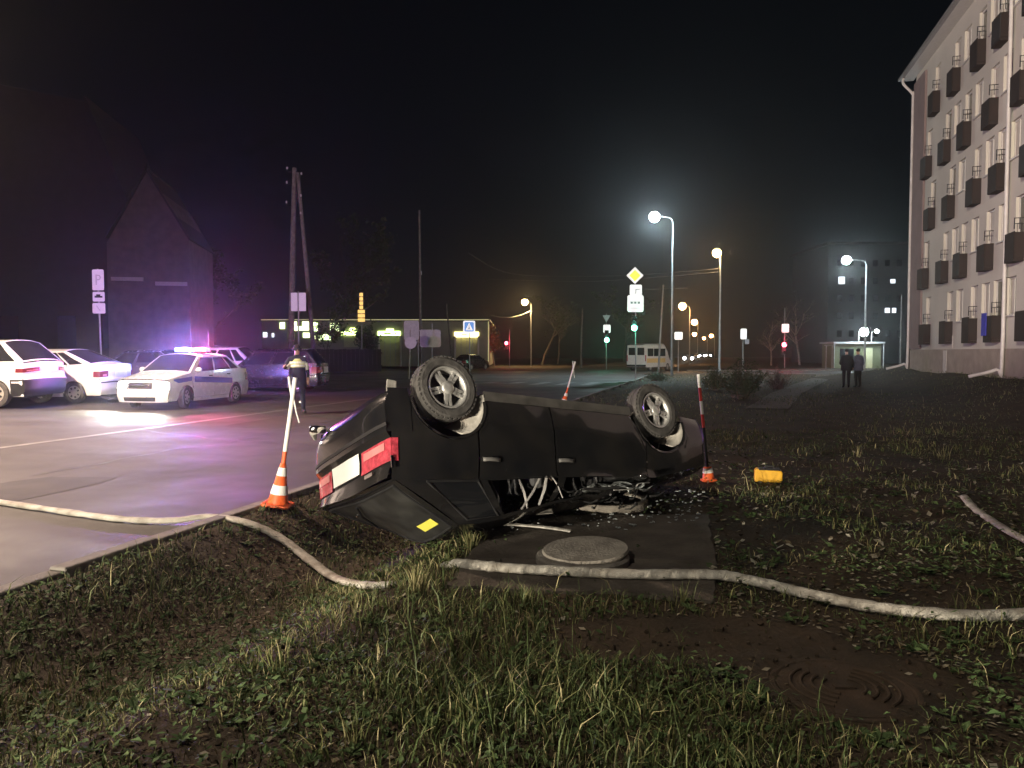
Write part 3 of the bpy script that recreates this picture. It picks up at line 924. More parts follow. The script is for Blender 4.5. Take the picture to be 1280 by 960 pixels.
# cabin: seats, wheel, belts, bent trim hanging from the roof line
for y in (.38, -.38):
    m = MB(); m.box((.05, y, .52), (.48, .46, .16)); m.box((-.22, y, .80), (.14, .44, .52), Matrix.Rotation(R(-14), 3, 'Y')); m.box((-.30, y, 1.03), (.10, .24, .12))
    m.build('front_seat', 'fabric', hero, bevel=.04, warp=crush)
m = MB(); m.box((-.85, 0, .54), (.46, 1.2, .16)); m.box((-1.12, 0, .80), (.14, 1.2, .50), Matrix.Rotation(R(-18), 3, 'Y'))
m.build('rear_seat', 'fabric', hero, bevel=.04, warp=crush)
m = MB().tube([(.52 + .10 * math.sin(a) * .3, .38 + .18 * math.cos(a), .84 + .18 * math.sin(a)) for a in np.linspace(0, 2 * PI, 20)], .015, 6)
m.tube([(.50, .38, .84), (.75, .38, .74)], .03, 6); m.build('steering_wheel', 'blackplastic', hero)
MB().box((.82, 0, .80), (.36, 1.4, .22)).build('dashboard', 'blackplastic', hero, bevel=.04)
for x0, x1, y in ((-.20, -.42, .70), (-.24, -.56, .66), (-.19, -.20, .74), (-.46, -.47, .60), (-.72, -.66, .52)):
    a = Vector((x0, y, .90)); b = crush(Vector((x1, y + .02, 1.30)))
    MB().tube([a, a.lerp(b, .5) + Vector((.01, .01, 0)), b], [.016, .018, .013], 6, flat=.4).build('seat_belt', 'belt', hero)
m = MB(); random.seed(4)
for k in range(34):
    x = random.uniform(.05, .95); y = random.uniform(.45, .86); z = random.uniform(1.0, 1.16)
    a = random.uniform(0, 6.28); l = random.uniform(.05, .22)
    d = Vector((math.cos(a) * l, math.sin(a) * l * .4, random.uniform(-.07, .07)))
    m.tube([(x, y, z), Vector((x, y, z)) + d * .5 + Vector((0, 0, .02)), Vector((x, y, z)) + d], [.012, .009, .004], 5)
m.build('twisted_metal', 'darkmetal', hero)
# crumpled laminated windscreen
def crz(u, v):
    x = lerp(.50, 1.05, u); y = lerp(-.55, .84, v)
    z = .97 + .07 * mnoise.noise(Vector((x * 5, y * 5, 1.7))) + .03 * math.sin(v * 7) + .02 * u
    return (x, y, z)
MB().grid(crz, 12, 26).build('crumpled_windscreen', 'crazed', hero)
def flap(u, v):
    x = lerp(.52, .82, u); z = lerp(.985, 1.075 - .07 * abs(u - .45) * 2, v)
    return (x + .03 * v, .80 + .05 * math.sin(u * 9) * v + .05 * v, z + .012 * math.sin(u * 17))
MB().grid(flap, 10, 4).build('glass_flap', 'crazed', hero)
MB().tube(catmull([(1.0, .80, .93), (.80, .85, 1.00), (.45, .83, 1.03), (.1, .83, 1.05)], 5), .012, 6).build('bent_pillar', 'darkmetal', hero)
MB().tube(catmull([(.95, .84, .97), (.78, .87, .99), (.70, .86, 1.04), (.45, .86, 1.06)], 5), [.010] * 16, 6, flat=.5).build('wiper_arm', 'belt', hero)

# pieces lying beside the wreck
def lying(name, label, a, b, wd, m, cat, dz=.02, bow=.03):
    A, Bp = gnd(*a, dz), gnd(*b, dz)
    mid = (A + Bp) / 2
    t = MB().tube(catmull([A - mid, (A - mid) * .4 + Vector((0, bow, .012)), (Bp - mid) * .4 + Vector((0, bow, .01)), Bp - mid], 4), wd, 6, flat=.4).build(name, m, loc=mid)
    return tag(t, label, cat)
lying('trim_strip', 'long thin pale trim strip slanting from the grass tuft to the wreck', (574, 662), (690, 641), .018, 'trim', 'car trim', .10)
lying('trim_strip', 'wide pale broken trim strip lying flat on the wet slab', (612, 656), (714, 664), .032, 'trim', 'car trim', .055)
lying('trim_strip', 'short pale trim piece under the open rear window of the wreck', (598, 646), (634, 636), .022, 'belt', 'car trim', .07)
random.seed(9)
deb = MB()
for k in range(260):
    px = random.uniform(590, 880); py = random.uniform(622, 662) - (max(0, px - 780) * .12)
    p = gnd(px, py, .045)
    s = random.uniform(.006, .022)
    deb.box(p, (s * 2, s, s * .5), Matrix.Rotation(random.uniform(0, 3), 3, 'Z') @ Matrix.Rotation(random.uniform(-.6, .6), 3, 'X'))
o = deb.build('glass_debris', 'crazed'); o['kind'] = 'stuff'; o['label'] = 'broken glass crumbs scattered under the wreck'

# ------------------------------------------------------------------ cars across the road
def place(px, py, Y, heading):
    p = at(px, py, Y)
    return (p.x, p.y, road_z(p.x, p.y) + .002), math.atan2(heading[1], heading[0])
SED = dict(wb=2.5, w=.85, H=1.50, zh=.76, zc=.98, zb=1.04, xF=2.12, xR=-2.15, xc=1.02, xrf=.35, xrr=-1.02, xb=-1.62, xA=.98, xBp=-.08, xC=-1.02, r=.295, lens='darklens',
           wins=((.07, .21), (.24, .54), (.575, .93)), glass='cabin')
loc, rz = place(234, 500, 22.6, (-.19, -.98))
pol = thing('police_car', 'white police sedan with a lit blue and red light bar and headlights', 'car', loc, rz)
PP = dict(SED, paint='whitepaint', head='headlight', liner='blackplastic', steer=R(14))
car(pol, PP)
lb = MB().box((-.30, 0, 1.535), (.22, 1.06, .05)).build('light_bar', 'blackplastic', pol, bevel=.015)
MB().box((-.30, -.31, 1.605), (.24, .42, .12)).build('blue_beacon', 'beaconblue', lb, bevel=.02)
MB().box((-.30, .31, 1.605), (.24, .42, .12)).build('red_beacon', 'beaconred', lb, bevel=.02)
MB().box((-.30, 0, 1.60), (.18, .20, .08)).build('centre_lamp', 'headlight', lb, bevel=.02)
MB().tube([(-.95, .1, 1.47), (-1.0, .1, 2.15)], .006, 5).build('antenna', 'blackplastic', pol)
for s in (1, -1):
    MB().grid(lambda a, b: (lerp(-1.0, .93, a), s * (.868 + .0), lerp(.60, .76, b) + .10 * a), 10, 1).build('livery_stripe', 'bluepaint', pol, solid=.004)
    MB().grid(lambda a, b: (lerp(1.05, 1.75, a), s * (.866 - .085 * a * a), lerp(.74, .86, b) - .06 * a), 8, 1).build('livery_stripe', 'bluepaint', pol, solid=.004)
lamp_light(pol, (-.30, -.34, 1.72), 2500, (.20, .22, 1.0), .05, name='blue_beacon_light')
lamp_light(pol, (-.30, .34, 1.72), 1400, (1.0, .12, .36), .05, name='red_beacon_light')
for s in (1, -1):
    lamp_light(pol, (2.30, .62 * s, .66), 500, (1, .96, .88), .07, 'SPOT', 'headlight_beam', (R(110), .7), (R(80), 0, R(-90)))

hl = thing('parked_car', 'added unseen grey car with its headlights on standing on the road behind the photographer', 'car', (-9.6, -9.0, road_z(-9.6, -9.0)), math.atan2(.95, .34))  # unseen car added as the source of the low light from behind-left
car(hl, dict(SED, paint='greypaint', head='headlight'))
for s in (1, -1):
    lamp_light(hl, (2.32, .62 * s, .70), 8000, (1, .89, .70), .06, 'SPOT', 'headlight_beam', (R(112), .8), (R(89), 0, R(-90 - 10)))  # beams of the added car, raking low over the verge and wreck
loc, rz = place(100, 500, 22.6, (-.99, .10))
c = thing('parked_car', 'white sedan parked between the tall white car and the police car', 'car', (loc[0] - .9, loc[1] + .2, loc[2]), rz)
car(c, dict(SED, paint='silverpaint', H=1.54, tail_v=(.60, .80), tail_q=.70, xrr=-.86, xb=-1.72, zb=1.10, ze=1.06, crown=.07))
c = thing('parked_car', 'tall white sport utility car cut off by the edge of the photo', 'car', (-14.5, 20.6, road_z(-14.5, 20.6)), PI - .06)
car(c, dict(wb=2.65, w=.91, H=1.74, zh=.95, zc=1.12, zb=1.16, ze=1.12, xF=2.2, xR=-2.18, xc=1.05, xrf=.35, xrr=-1.42, xb=-2.0, crown=.08, xA=1.02, xBp=-.05, xC=-1.05, r=.345, zs=.27,
            wins=((.05, .22), (.25, .56), (.6, .93)), paint='whitepaint', bumperpaint='blackplastic', tail_v=(.72, .84), tail_q=.45, tumble=.28, lens='darklens'))
c = thing('parked_car', 'dark sedan half hidden behind the police car bonnet', 'car', (-13.2, 27.6, road_z(-13.2, 27.6)), R(172))
car(c, dict(SED, paint='greypaint', H=1.48))
c = thing('parked_car', 'white car whose roof shows behind the police light bar', 'car', (-12.0, 31.5, road_z(-12, 31.5)), R(176))
car(c, dict(SED, paint='whitepaint', H=1.62))
c = thing('parked_car', 'dark estate car behind the officer and the tail of the police car', 'car', (-9.3, 29.6, road_z(-9.3, 29.6)), R(178))
car(c, dict(SED, paint='darkpaint', H=1.62, xrr=-1.6, xb=-2.0, zb=1.08, wins=((.04, .24), (.27, .56), (.6, .93))))
c = thing('parked_car', 'small dark car parked before the lit shop door', 'car', (-3.9, 74, ROADZ), R(60))
car(c, dict(SED, paint='darkpaint', H=1.5))

# white and yellow van driving away
p = at(812, 462, 72)
v = thing('minibus', 'white and yellow minibus at the crossing seen from behind', 'van', (p.x, p.y, ROADZ), R(54))
def vsec(x):
    return plin([(-2.7, 1.0), (-2.5, 1.0), (1.6, 1.0), (2.3, .55), (2.9, .40)], x)
def vbody(a, b):
    x = lerp(-2.7, 2.9, a); th = b
    top = 2.55 * plin([(-2.7, .97), (1.5, 1), (2.1, .78), (2.35, .48), (2.9, .38)], x)
    q = lerp(-PI / 2, PI / 2, b)
    y = math.sin(q); zc_ = math.cos(q)
    y = math.copysign(abs(y) ** .35, y) * .98; zz = zc_ ** .35
    return (x, y * (1 - .04 * a), .35 + (top - .35) * zz)
MB().grid(vbody, 24, 26).build('body', 'vanlit', v, smooth=True)
m = MB(); m.prismz([(-2.7, -.95), (2.9, -.9), (2.9, .9), (-2.7, .95)], .30, .36); m.build('floor_pan', 'blackplastic', v)
MB().quad((-2.705, -.96, .36), (-2.705, .96, .36), (-2.705, .92, 2.35), (-2.705, -.92, 2.35)).build('rear_panel', 'vanlit', v)
for s in (1, -1):
    d = MB().bbox(-2.73, -2.71, s * .03, s * .86, .55, 2.28).build('rear_door', 'vanlit', v, bevel=.02)
    MB().bbox(-2.742, -2.732, s * .10, s * .78, 1.45, 2.12).build('window', 'cabin', d)
    MB().bbox(-2.745, -2.71, s * .885, s * .955, .9, 1.45).build('tail_light', 'redlens', v)
    MB().grid(lambda a, b: (lerp(-2.6, 1.3, a), s * .992, lerp(.75, 1.15, b)), 4, 1).build('side_stripe', 'vanyellow', v)
    for k in range(3):
        MB().grid(lambda a, b: (lerp(-2.45 + k * 1.3, -1.3 + k * 1.3, a), s * .990, lerp(1.35, 2.05, b)), 2, 2).build('side_window', 'cabin', v)
    for x in (-1.75, 1.9):
        wheel(v, (x, s * .86, .34), s, .34, 'cap', w=.2)
MB().bbox(-2.86, -2.70, -.95, .95, .40, .58).build('rear_bumper', 'blackplastic', v, bevel=.03)

# ------------------------------------------------------------------ hoses on the ground
def hose(pts, name, label, w=.052):
    P3 = [gnd(px, py, dz) for px, py, dz in pts]
    path = catmull(P3, 10)
    c = P3[len(P3) // 2].copy()
    rad = [w * (1 + .16 * mnoise.noise(Vector((k * .35, 1, 2))) + .14 * mnoise.noise(Vector((k * 1.3, 5, 2)))) for k in range(len(path))]
    o = MB().tube([p - c for p in path], rad, 12, flat=.55).build(name, 'hose', loc=c, smooth=True)
    return tag(o, label, 'hose')
hose([(-40, 622, .03), (60, 637, .03), (150, 649, .03), (215, 651, .035), (262, 646, .06), (310, 655, .05), (352, 676, .04), (388, 701, .05), (418, 722, .06), (450, 731, .045), (485, 732, .01), (515, 727, -.05), (545, 713, -.04), (568, 705, .03), (600, 707, .055),
      (640, 711, .06), (720, 715, .06), (800, 718, .06), (885, 718, .06), (930, 724, .04), (1000, 741, .04), (1080, 757, .04), (1160, 767, .04), (1230, 770, .04), (1330, 765, .04)],
     'fire_hose', 'long pale fire hose running from the road through the ditch across the slab')
hose([(1205, 622, .02), (1218, 636, .03), (1240, 652, .035), (1268, 668, .035), (1310, 690, .035)], 'fire_hose', 'short pale hose end lying in the dark grass at the edge of the photo', .045)

# ------------------------------------------------------------------ cones with warning poles
def cone(label, base, top_px, Y, tape, lean=None, k=1.0, Hc=.46):
    t = thing('traffic_cone', label, 'traffic cone', base, 0, 'cones with warning poles around the wreck')
    top = at(*top_px, Y) - base
    ax = top.normalized(); q = Vector((0, 0, 1)).rotation_difference(ax)
    L = top.length
    f = sub('cone_body', t); f.rotation_mode = 'QUATERNION'; f.rotation_quaternion = q
    MB().prismz([(-.15, -.12), (-.12, -.15), (.12, -.15), (.15, -.12), (.15, .12), (.12, .15), (-.12, .15), (-.15, .12)], 0, .03).build('base', 'orange', f, bevel=.008).scale = (1, 1, 1) if Hc > .4 else (.6, .6, 1)
    rr = lambda z: lerp(.115 if Hc > .4 else .085, .030 if Hc > .4 else .05, z / Hc)
    MB().lathe([(rr(0.03), .03), (rr(Hc), Hc), (.022, Hc + .005)], 28).build('shell', 'orange', f, smooth=True)
    for z0, z1 in (((.13, .23), (.33, .42)) if Hc > .4 else ((.11, .17),)):
        MB().lathe([(rr(z0) + .003, z0), (rr(z1) + .003, z1)], 28).build('reflective_band', 'conewhite', f, smooth=True)
    pole = sub('pole', t); pole.rotation_mode = 'QUATERNION'; pole.rotation_quaternion = q
    n = 7; z0 = Hc
    for i in range(n):
        a = lerp(z0, L, i / n); b = lerp(z0, L, (i + 1) / n)
        MB().tube([(0, 0, a), (0, 0, b)], .020 if not tape else .024, 10).build('pole_band', ('blackplastic' if (Hc < .4 and i < 3) else 'orange' if (tape and i < 1) else 'conewhite' if (i % 2 == 0 or tape) else 'polered'), pole)
    if tape:
        MB().tube([(.01, 0, L * .80), (-.05, -.01, L * .95), (-.07, 0, L)], .012, 6).build('loose_tape', 'conewhite', pole)
        MB().tube([(.01, 0, L * .85), (.06, 0, L * .74), (.11, 0, L * .66)], .008, 6).build('loose_tape', 'conewhite', pole)
    return t
g = gnd(347, 632, .03); cone('orange cone with a tall white-taped pole leaning on the kerb', g, (369, 472), g.y, True)
g = upt(.35, 23.0, 0); g = Vector((g[0], g[1], H(g[0], g[1]) + .01)); cone('small distant cone with a thin white pole at the roadside', g, (719, 452), g.y, True)
g = gnd(886, 602, .01); cone('small low cone with a red and white banded pole at the nose of the wreck', g, (873, 468), g.y, False, Hc=.18)

# yellow case in the grass
p = gnd(960, 602, 0)
t = thing('yellow_case', 'small yellow plastic case lying in the dark grass', 'case', (p.x, p.y, p.z), R(-14))
MB().prism([(-.165, .0), (.15, .0), (.165, .03), (.165, .13), (.15, .15), (-.14, .165), (-.165, .14)], -.09, .09).build('shell', 'yellowbox', t, bevel=.015)
MB().bbox(-.12, .14, -.095, .095, .152, .166).build('lid', 'blackplastic', t, bevel=.006)
MB().tube([(-.05, 0, .16), (-.04, 0, .195), (.06, 0, .195), (.07, 0, .16)], .01, 6).build('handle', 'blackplastic', t)

# ------------------------------------------------------------------ street lamps, poles, wires
def lamp_post(label, base, h, arm, bulb, power, color, name='street_lamp', group='street lamps', pr=.075, head='globe', size=.26, real=True, soft=.2, cutoff=False, halo=0):
    t = thing(name, label, 'street lamp', base, 0, group)
    a = Vector((arm[0], arm[1], 0))
    MB().tube([(0, 0, -.3), (0, 0, h * .5), (0, 0, h - .35)], [pr * 1.25, pr, pr * .8], 10).build('pole', 'galv', t)
    tip = Vector((a.x, a.y, h + .1))
    MB().tube(catmull([(0, 0, h - .37), (a.x * .12, a.y * .12, h - .05), (a.x * .5, a.y * .5, h + .06), tip], 5), pr * .55, 8).build('arm', 'galv', t)
    hd = MB().sphere(tip + Vector((0, 0, size * .75)), size * .7, 14, 6, (1, 1, .4)).build('lamp_housing', 'galv', t, smooth=True)
    MB().sphere(tip + Vector((0, 0, -.06)), size, 14, 8, (1, 1, .95)).build('lamp_bulb', bulb, t, smooth=True)
    if real:
        lamp_light(t, tip + Vector((0, 0, -.06 - size * .95 - .06)), power, color, soft, *(('SPOT', 'light', (R(132), .5)) if cutoff else ()))
        if halo: lamp_light(t, tip + Vector((0, 0, -.06 - size * .95 - .03)), halo, color, soft, name='glow_light')
    return t
WHITE = (.68, .90, 1.0); SOD = (1.0, .66, .30); ORA = (1.0, .52, .22)
# two assumed, unseen lamps by the camera's side of the road that light the verge and the near road
assumed_verge_lamp = lamp_post('assumed unseen tall warm street lamp behind the photographer lighting the verge', (-6.4, -3.2, 0), 8.6, (1.4, .6), 'bulbwhite', 1700, (1.0, .86, .68))  # lamp out of view, assumed from the light falling from behind-left
lamp_post('assumed unseen tall amber street lamp over the parked white cars', (-15.0, 13.0, road_z(-15, 13)), 9.0, (2.2, .3), 'bulbsodium', 15000, (1.0, .74, .56), cutoff=True, halo=2600)  # lamp out of view, assumed from the brown glow and warm road at left
MB().box((.1, .22, 8.2), (.5, .2, .4), Matrix.Rotation(R(-35), 3, 'Z')).build('added_flood_housing', 'galv', assumed_verge_lamp, bevel=.03)  # unseen flood head added to this post to brighten the apartment facade
lamp_light(assumed_verge_lamp, (.28, .42, 8.2), 42000, (1.0, .90, .76), .15, 'SPOT', 'added_facade_flood', (R(27), .5), (R(91), 0, R(-35.3)))
def lamp_at(label, lpx, lpy, ppx, Y, bulb, power, color, size=.26, **k):
    b = at(ppx, 440, Y); l = at(lpx, lpy, Y)
    return lamp_post(label, (b.x, b.y, min(0, H(b.x, b.y))), l.z - min(0, H(b.x, b.y)), (l.x - b.x, 0), bulb, power, color, size=size, **k)
lamp_at('tallest street lamp with a blue-white light over the crossing', 818, 272, 840, 53, 'bulbwhite', 5500, WHITE, .36, cutoff=True, halo=1700)
lamp_at('blue-white street lamp beside the balcony building', 1058, 326, 1081, 62, 'bulbwhite', 1400, WHITE, .34, cutoff=True, halo=900)
lamp_at('yellow street lamp on a straight pole above the bush', 896, 317, 899.5, 60, 'bulbsodium', 1200, SOD, .34, cutoff=True, halo=450)
lamp_at('yellow street lamp hanging left of its pole beside the orange-tinted tree', 656, 378, 664, 104, 'bulbsodium', 5000, SOD, .45, cutoff=True, halo=1200)
lamp_at('orange street lamp on a leaning arm above the minibus road', 853, 383, 862, 104, 'bulborange', 2500, ORA, .50, cutoff=True, halo=1100)
for k, (px, py, Y, lab) in enumerate(((868, 403, 150, 'orange lamp second in the far row along the road'), (868, 418, 195, 'pale orange lamp third in the far row along the road'),
                                     (889, 420, 200, 'yellow lamp alone at the far bend of the road'), (880, 423, 232, 'faint lamp farthest down the road'))):
    lamp_at(lab, px, py, px + 4, Y, 'bulborange', 1, ORA, .60 - .05 * k, real=False)
# headlights of cars far down the road
for k, (px, py, Y, lab) in enumerate(((861, 440, 130, 'oncoming car with bright headlights nearest along the far road'), (870, 434, 190, 'oncoming car in the middle of the far queue'), (878, 435, 215, 'oncoming car second to last in the far queue'), (886, 433, 238, 'oncoming car at the very end of the far road'))):
    p = at(px, py, Y)
    t = thing('oncoming_car', lab, 'car', (p.x, p.y, ROADZ), math.atan2(-1, -SL))
    car_h = max(.66, p.z)
    MB().prism([(-2.1, .3), (2.1, .3), (2.1, .75), (1.1, .95), (.4, 1.45), (-1.1, 1.45), (-1.7, 1.0), (-2.1, .95)], -.85, .85).build('body', 'greypaint', t, bevel=.08)
    for s in (1, -1):
        MB().sphere((2.12, .62 * s, .68), .24, 8, 6).build('headlight', 'headlight', t)

def utility_pole(label, foot, top, r=.12, extras=None, name='utility_pole'):
    t = thing(name, label, 'pole', foot, 0)
    d = Vector(top) - Vector(foot)
    MB().tube([(0, 0, -.4), d * .5, d], [r * 1.1, r, r * .75], 10).build('pole', 'wood', t)
    if extras: extras(t, d)
    return t
def insul(t, d):
    base2 = Vector((1.35, .25, -.2))
    MB().tube([base2, d * .98 + Vector((.16, .05, 0))], [.13, .09], 10).build('brace_pole', 'wood', t)
    for k, (z, s) in enumerate(((.985, -1), (.96, 1), (.92, -1), (.86, 1), (.83, -1), (.78, 1))):
        c = d * z
        MB().tube([c, c + Vector((.35 * s, 0, -.02)), c + Vector((.37 * s, 0, .12))], .018, 6).build('hook', 'darkmetal', t)
        MB().lathe([(.02, 0), (.05, .02), (.035, .06), (.05, .08), (.02, .13)], 10, 'z', tuple(c + Vector((.37 * s, 0, .10)))).build('insulator', 'pvc', t)
f = at(362, 440, 40); utility_pole('tall wooden utility pole with a brace pole and insulators', (f.x, f.y, ROADZ), at(368, 210, 40), .15, insul)
def fit(t, d):
    c = d * .62
    MB().box(c + Vector((.1, 0, 0)), (.12, .1, .3)).build('junction_box', 'galv', t)
    MB().tube([c + Vector((0, 0, .6)), c + Vector((.12, 0, .65))], .03, 6).build('bracket', 'galv', t)
f = at(526, 440, 60); utility_pole('straight tall bare pole before the shop', (f.x, f.y, ROADZ), at(524, 263, 60), .10, fit)
f = at(566, 440, 76); utility_pole('thin pole leaning left before the shop', (f.x, f.y, ROADZ), at(558, 380, 76), .08)
f = at(726, 440, 84); utility_pole('grey pole standing alone across the crossing', (f.x, f.y, 0), at(728, 386, 84), .11)
f = at(823, 440, 62); utility_pole('slanting pole between the priority sign and the tall lamp', (f.x, f.y, 0), at(829, 356, 62), .08)
f = at(1126, 440, 64); utility_pole('slim grey pole close to the balcony building corner', (f.x, f.y, 0), at(1127, 368, 64), .07)
def wire(label, pts, r=.018):
    P3 = [at(*p) for p in pts]
    c = P3[0].copy()
    return tag(MB().tube([q - c for q in catmull(P3, 8)], r, 5).build('overhead_wire', 'wire', loc=c), label, 'wire')
wire('upper overhead wire crossing to the yellow lamp pole', [(585, 316, 75), (640, 342, 78), (760, 345, 72), (898, 336, 60)], .025)
wire('middle overhead wire passing behind the priority sign', [(610, 349, 80), (720, 352, 74), (800, 348, 67), (898, 340, 60)], .025)
wire('lowest overhead wire sagging beside the yellow lamp', [(613, 394, 100), (634, 397, 102), (650, 394, 104), (664, 388, 104)], .035)
wire('short overhead wire over the road right of the priority sign', [(806, 362, 62), (829, 361, 62), (860, 360, 62)], .015)

# ------------------------------------------------------------------ signs and signals
def sign_post(name, label, px, Y, plates, toppx, cat='road sign', tilt=0.0, pr=.035, base_z=None, basepx=None):
    b = at(basepx if basepx else px, 440, Y)
    bz = (road_z(b.x, b.y) if uoff(b.x, b.y) < 0 else H(b.x, b.y)) if base_z is None else base_z
    t = thing(name, label, cat, (b.x, b.y, bz))
    top = at(px, toppx, Y) - Vector((b.x, b.y, bz))
    MB().tube([(0, 0, -.2), top], pr, 8).build('post', 'galv', t)
    out = []
    for (kind, x0, y0, x1, y1, m) in plates:
        A = at(x0, y0, Y) - Vector((b.x, b.y, bz)); Bq = at(x1, y1, Y) - Vector((b.x, b.y, bz))
        cx, cz, w, h = (A.x + Bq.x) / 2, (A.z + Bq.z) / 2, abs(Bq.x - A.x), abs(A.z - Bq.z)
        yy = -.055 - .012 * len(out)
        mb = MB()
        if kind == 'rect':
            r = min(w, h) * .08
            mb.prism([(cx-w/2+r, cz-h/2), (cx+w/2-r, cz-h/2), (cx+w/2, cz-h/2+r), (cx+w/2, cz+h/2-r), (cx+w/2-r, cz+h/2), (cx-w/2+r, cz+h/2), (cx-w/2, cz+h/2-r), (cx-w/2, cz-h/2+r)], yy - .01, yy + .01)
        elif kind == 'disc':
            mb.prism([(cx + math.cos(a) * w / 2, cz + math.sin(a) * w / 2) for a in np.linspace(0, 2 * PI, 25)[:-1]], yy - .01, yy + .01)
        elif kind == 'diamond':
            mb.prism([(cx - w / 2, cz), (cx, cz - h / 2), (cx + w / 2, cz), (cx, cz + h / 2)], yy - .01, yy + .01)
        elif kind == 'down':
            mb.prism([(cx - w / 2, cz + h / 2), (cx, cz - h / 2), (cx + w / 2, cz + h / 2)], yy - .01, yy + .01)
        elif kind == 'up':
            mb.prism([(cx - w / 2, cz - h / 2), (cx + w / 2, cz - h / 2), (cx, cz + h / 2)], yy - .01, yy + .01)
        out.append(mb.build('sign_plate', m, t))
        out[-1]['_c'] = (cx, yy, cz)
    return t, out
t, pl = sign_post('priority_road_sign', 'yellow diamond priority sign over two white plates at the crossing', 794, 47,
    [('diamond', 783, 334, 804, 355, 'signglow'), ('diamond', 786.3, 337.3, 800.7, 351.7, 'signyellow'), ('rect', 787, 356, 802, 369, 'signglow'), ('rect', 784, 369, 804, 390, 'signglow')], 334, basepx=795)
c = pl[2]['_c']; m = MB()
m.bbox(c[0] - .02, c[0] + .25, c[1] - .016, c[1] - .012, c[2] + .02, c[2] + .055); m.bbox(c[0] - .02, c[0] + .02, c[1] - .016, c[1] - .012, c[2] - .22, c[2] + .02)
m.build('arrow', 'signink', pl[2])
c = pl[3]['_c']; m = MB()
for k in range(3): m.bbox(c[0] - .3 + k * .22, c[0] - .16 + k * .22, c[1] - .016, c[1] - .012, c[2] - .02, c[2] + .12)
m.bbox(c[0] - .3, c[0] + .3, c[1] - .016, c[1] - .012, c[2] - .30, c[2] - .27); m.build('lettering', 'signback', pl[3])
def signal_head(t, local, lit, s=1.0):
    hd = MB().box(local, (.30 * s, .22 * s, .90 * s)).build('signal_head', 'blackplastic', t, bevel=.03)
    for k, nm in enumerate(('red', 'amber', 'green')):
        z = local.z + (.28 - .28 * k) * s
        on = (lit == nm)
        y = local.y - .112 * s
        MB().lathe([(.10 * s * (1.7 if on else 1), y), (.07 * s, y - .03 * s), (0, y - .045 * s)], 16, 'y', (local.x, 0, z)).build('lens', ('litgreen' if nm == 'green' else 'litred') if on else 'lensdark', hd, smooth=True)
        MB().grid(lambda a, b: (local.x + math.cos(PI * a) * .125 * s, y - b * .16 * s, z + math.sin(PI * a) * .125 * s), 8, 1).build('visor', 'blackplastic', hd)
    lamp_light(t, (local.x, local.y - .55 * s, local.z + {'red': .28, 'amber': 0, 'green': -.28}[lit] * s), 260 if lit == 'red' else 90, (1, .06, .12) if lit == 'red' else (.15, 1, .6), .12, name='signal_light')
    return hd
b = at(795, 440, 47)
l = at(792, 410, 47) - Vector(t.location); signal_head(t, l + Vector((0, -.14, .28)), 'green', 1.0)
t, pl = sign_post('signal_post', 'traffic signal lit green under a white plate and a give-way sign', 758, 75,
    [('down', 753, 394, 763, 403, 'signback'), ('rect', 754, 406, 763, 416, 'signglow')], 392, 'traffic signal', base_z=ROADZ)
signal_head(t, at(758, 425, 75) - Vector(t.location) + Vector((0, -.14, .36)), 'green', 1.3)
t, pl = sign_post('signal_post', 'traffic signal lit red under a square white plate', 981, 75, [('rect', 977, 405, 986, 415.5, 'signglow')], 385, 'traffic signal', base_z=-.05)
signal_head(t, at(979, 431, 75) - Vector(t.location) + Vector((0, -.14, -.36)), 'red', 1.3)
t, pl = sign_post('signal_post', 'traffic signal lit red beside the orange-tinted tree', 637, 92, [], 412, 'traffic signal', base_z=0)
signal_head(t, at(633, 429, 92) - Vector(t.location) + Vector((0, -.14, -.3)), 'red', 1.1)
sign_post('road_sign', 'plain white plate on a post right of the minibus', 848, 66, [('rect', 843, 415, 853, 424.5, 'signglow')], 414)
sign_post('road_sign', 'narrow white plate with a tiny plate under it above the bush', 929, 55, [('rect', 925.5, 411, 933, 424, 'signglow'), ('rect', 931, 424, 936, 430, 'signback')], 410)
t, pl = sign_post('parking_sign', 'parking sign with a P and two small plates behind the white sedan', 122, 30,
    [('rect', 116, 337, 131, 363, 'signdim'), ('rect', 117, 365, 132, 377, 'signdim'), ('rect', 117, 379, 133, 392, 'signdim')], 336, basepx=127)
c = pl[0]['_c']; m = MB()
m.bbox(c[0] - .09, c[0] - .04, c[1] - .016, c[1] - .011, c[2] - .2, c[2] + .2)
m.tube([(c[0] - .06, c[1] - .014, c[2] + .18), (c[0] + .06, c[1] - .014, c[2] + .17), (c[0] + .1, c[1] - .014, c[2] + .09), (c[0] + .06, c[1] - .014, c[2] + .01), (c[0] - .06, c[1] - .014, c[2])], .02, 6); m.build('letter', 'signback', pl[0])
c = pl[1]['_c']; m = MB().bbox(c[0] - .15, c[0] + .15, c[1] - .016, c[1] - .011, c[2] - .04, c[2] + .03); m.bbox(c[0] - .09, c[0] + .07, c[1] - .016, c[1] - .011, c[2] + .03, c[2] + .09); m.build('car_symbol', 'signink', pl[1])
c = pl[2]['_c']; m = MB().tube([(c[0] - .08, c[1] - .014, c[2] + .1), (c[0] + .06, c[1] - .014, c[2] - .1)], .015, 5); m.build('stroke', 'signback', pl[2])
sign_post('double_sign', 'pair of pale blank sign plates on one post behind the officer', 373, 38, [('rect', 364, 366, 372.4, 389, 'signdim'), ('rect', 374, 366, 383, 389, 'signdim')], 364)
t, pl = sign_post('direction_board', 'large grey back of a direction board on two posts', 540, 50, [('rect', 505, 401, 524, 425, 'signback'), ('rect', 525, 412, 551, 434, 'signback')], 404)
MB().tube([(-.9, .02, -.1), (-.9, .02, 3.2)], .04, 8).build('post', 'galv', t)
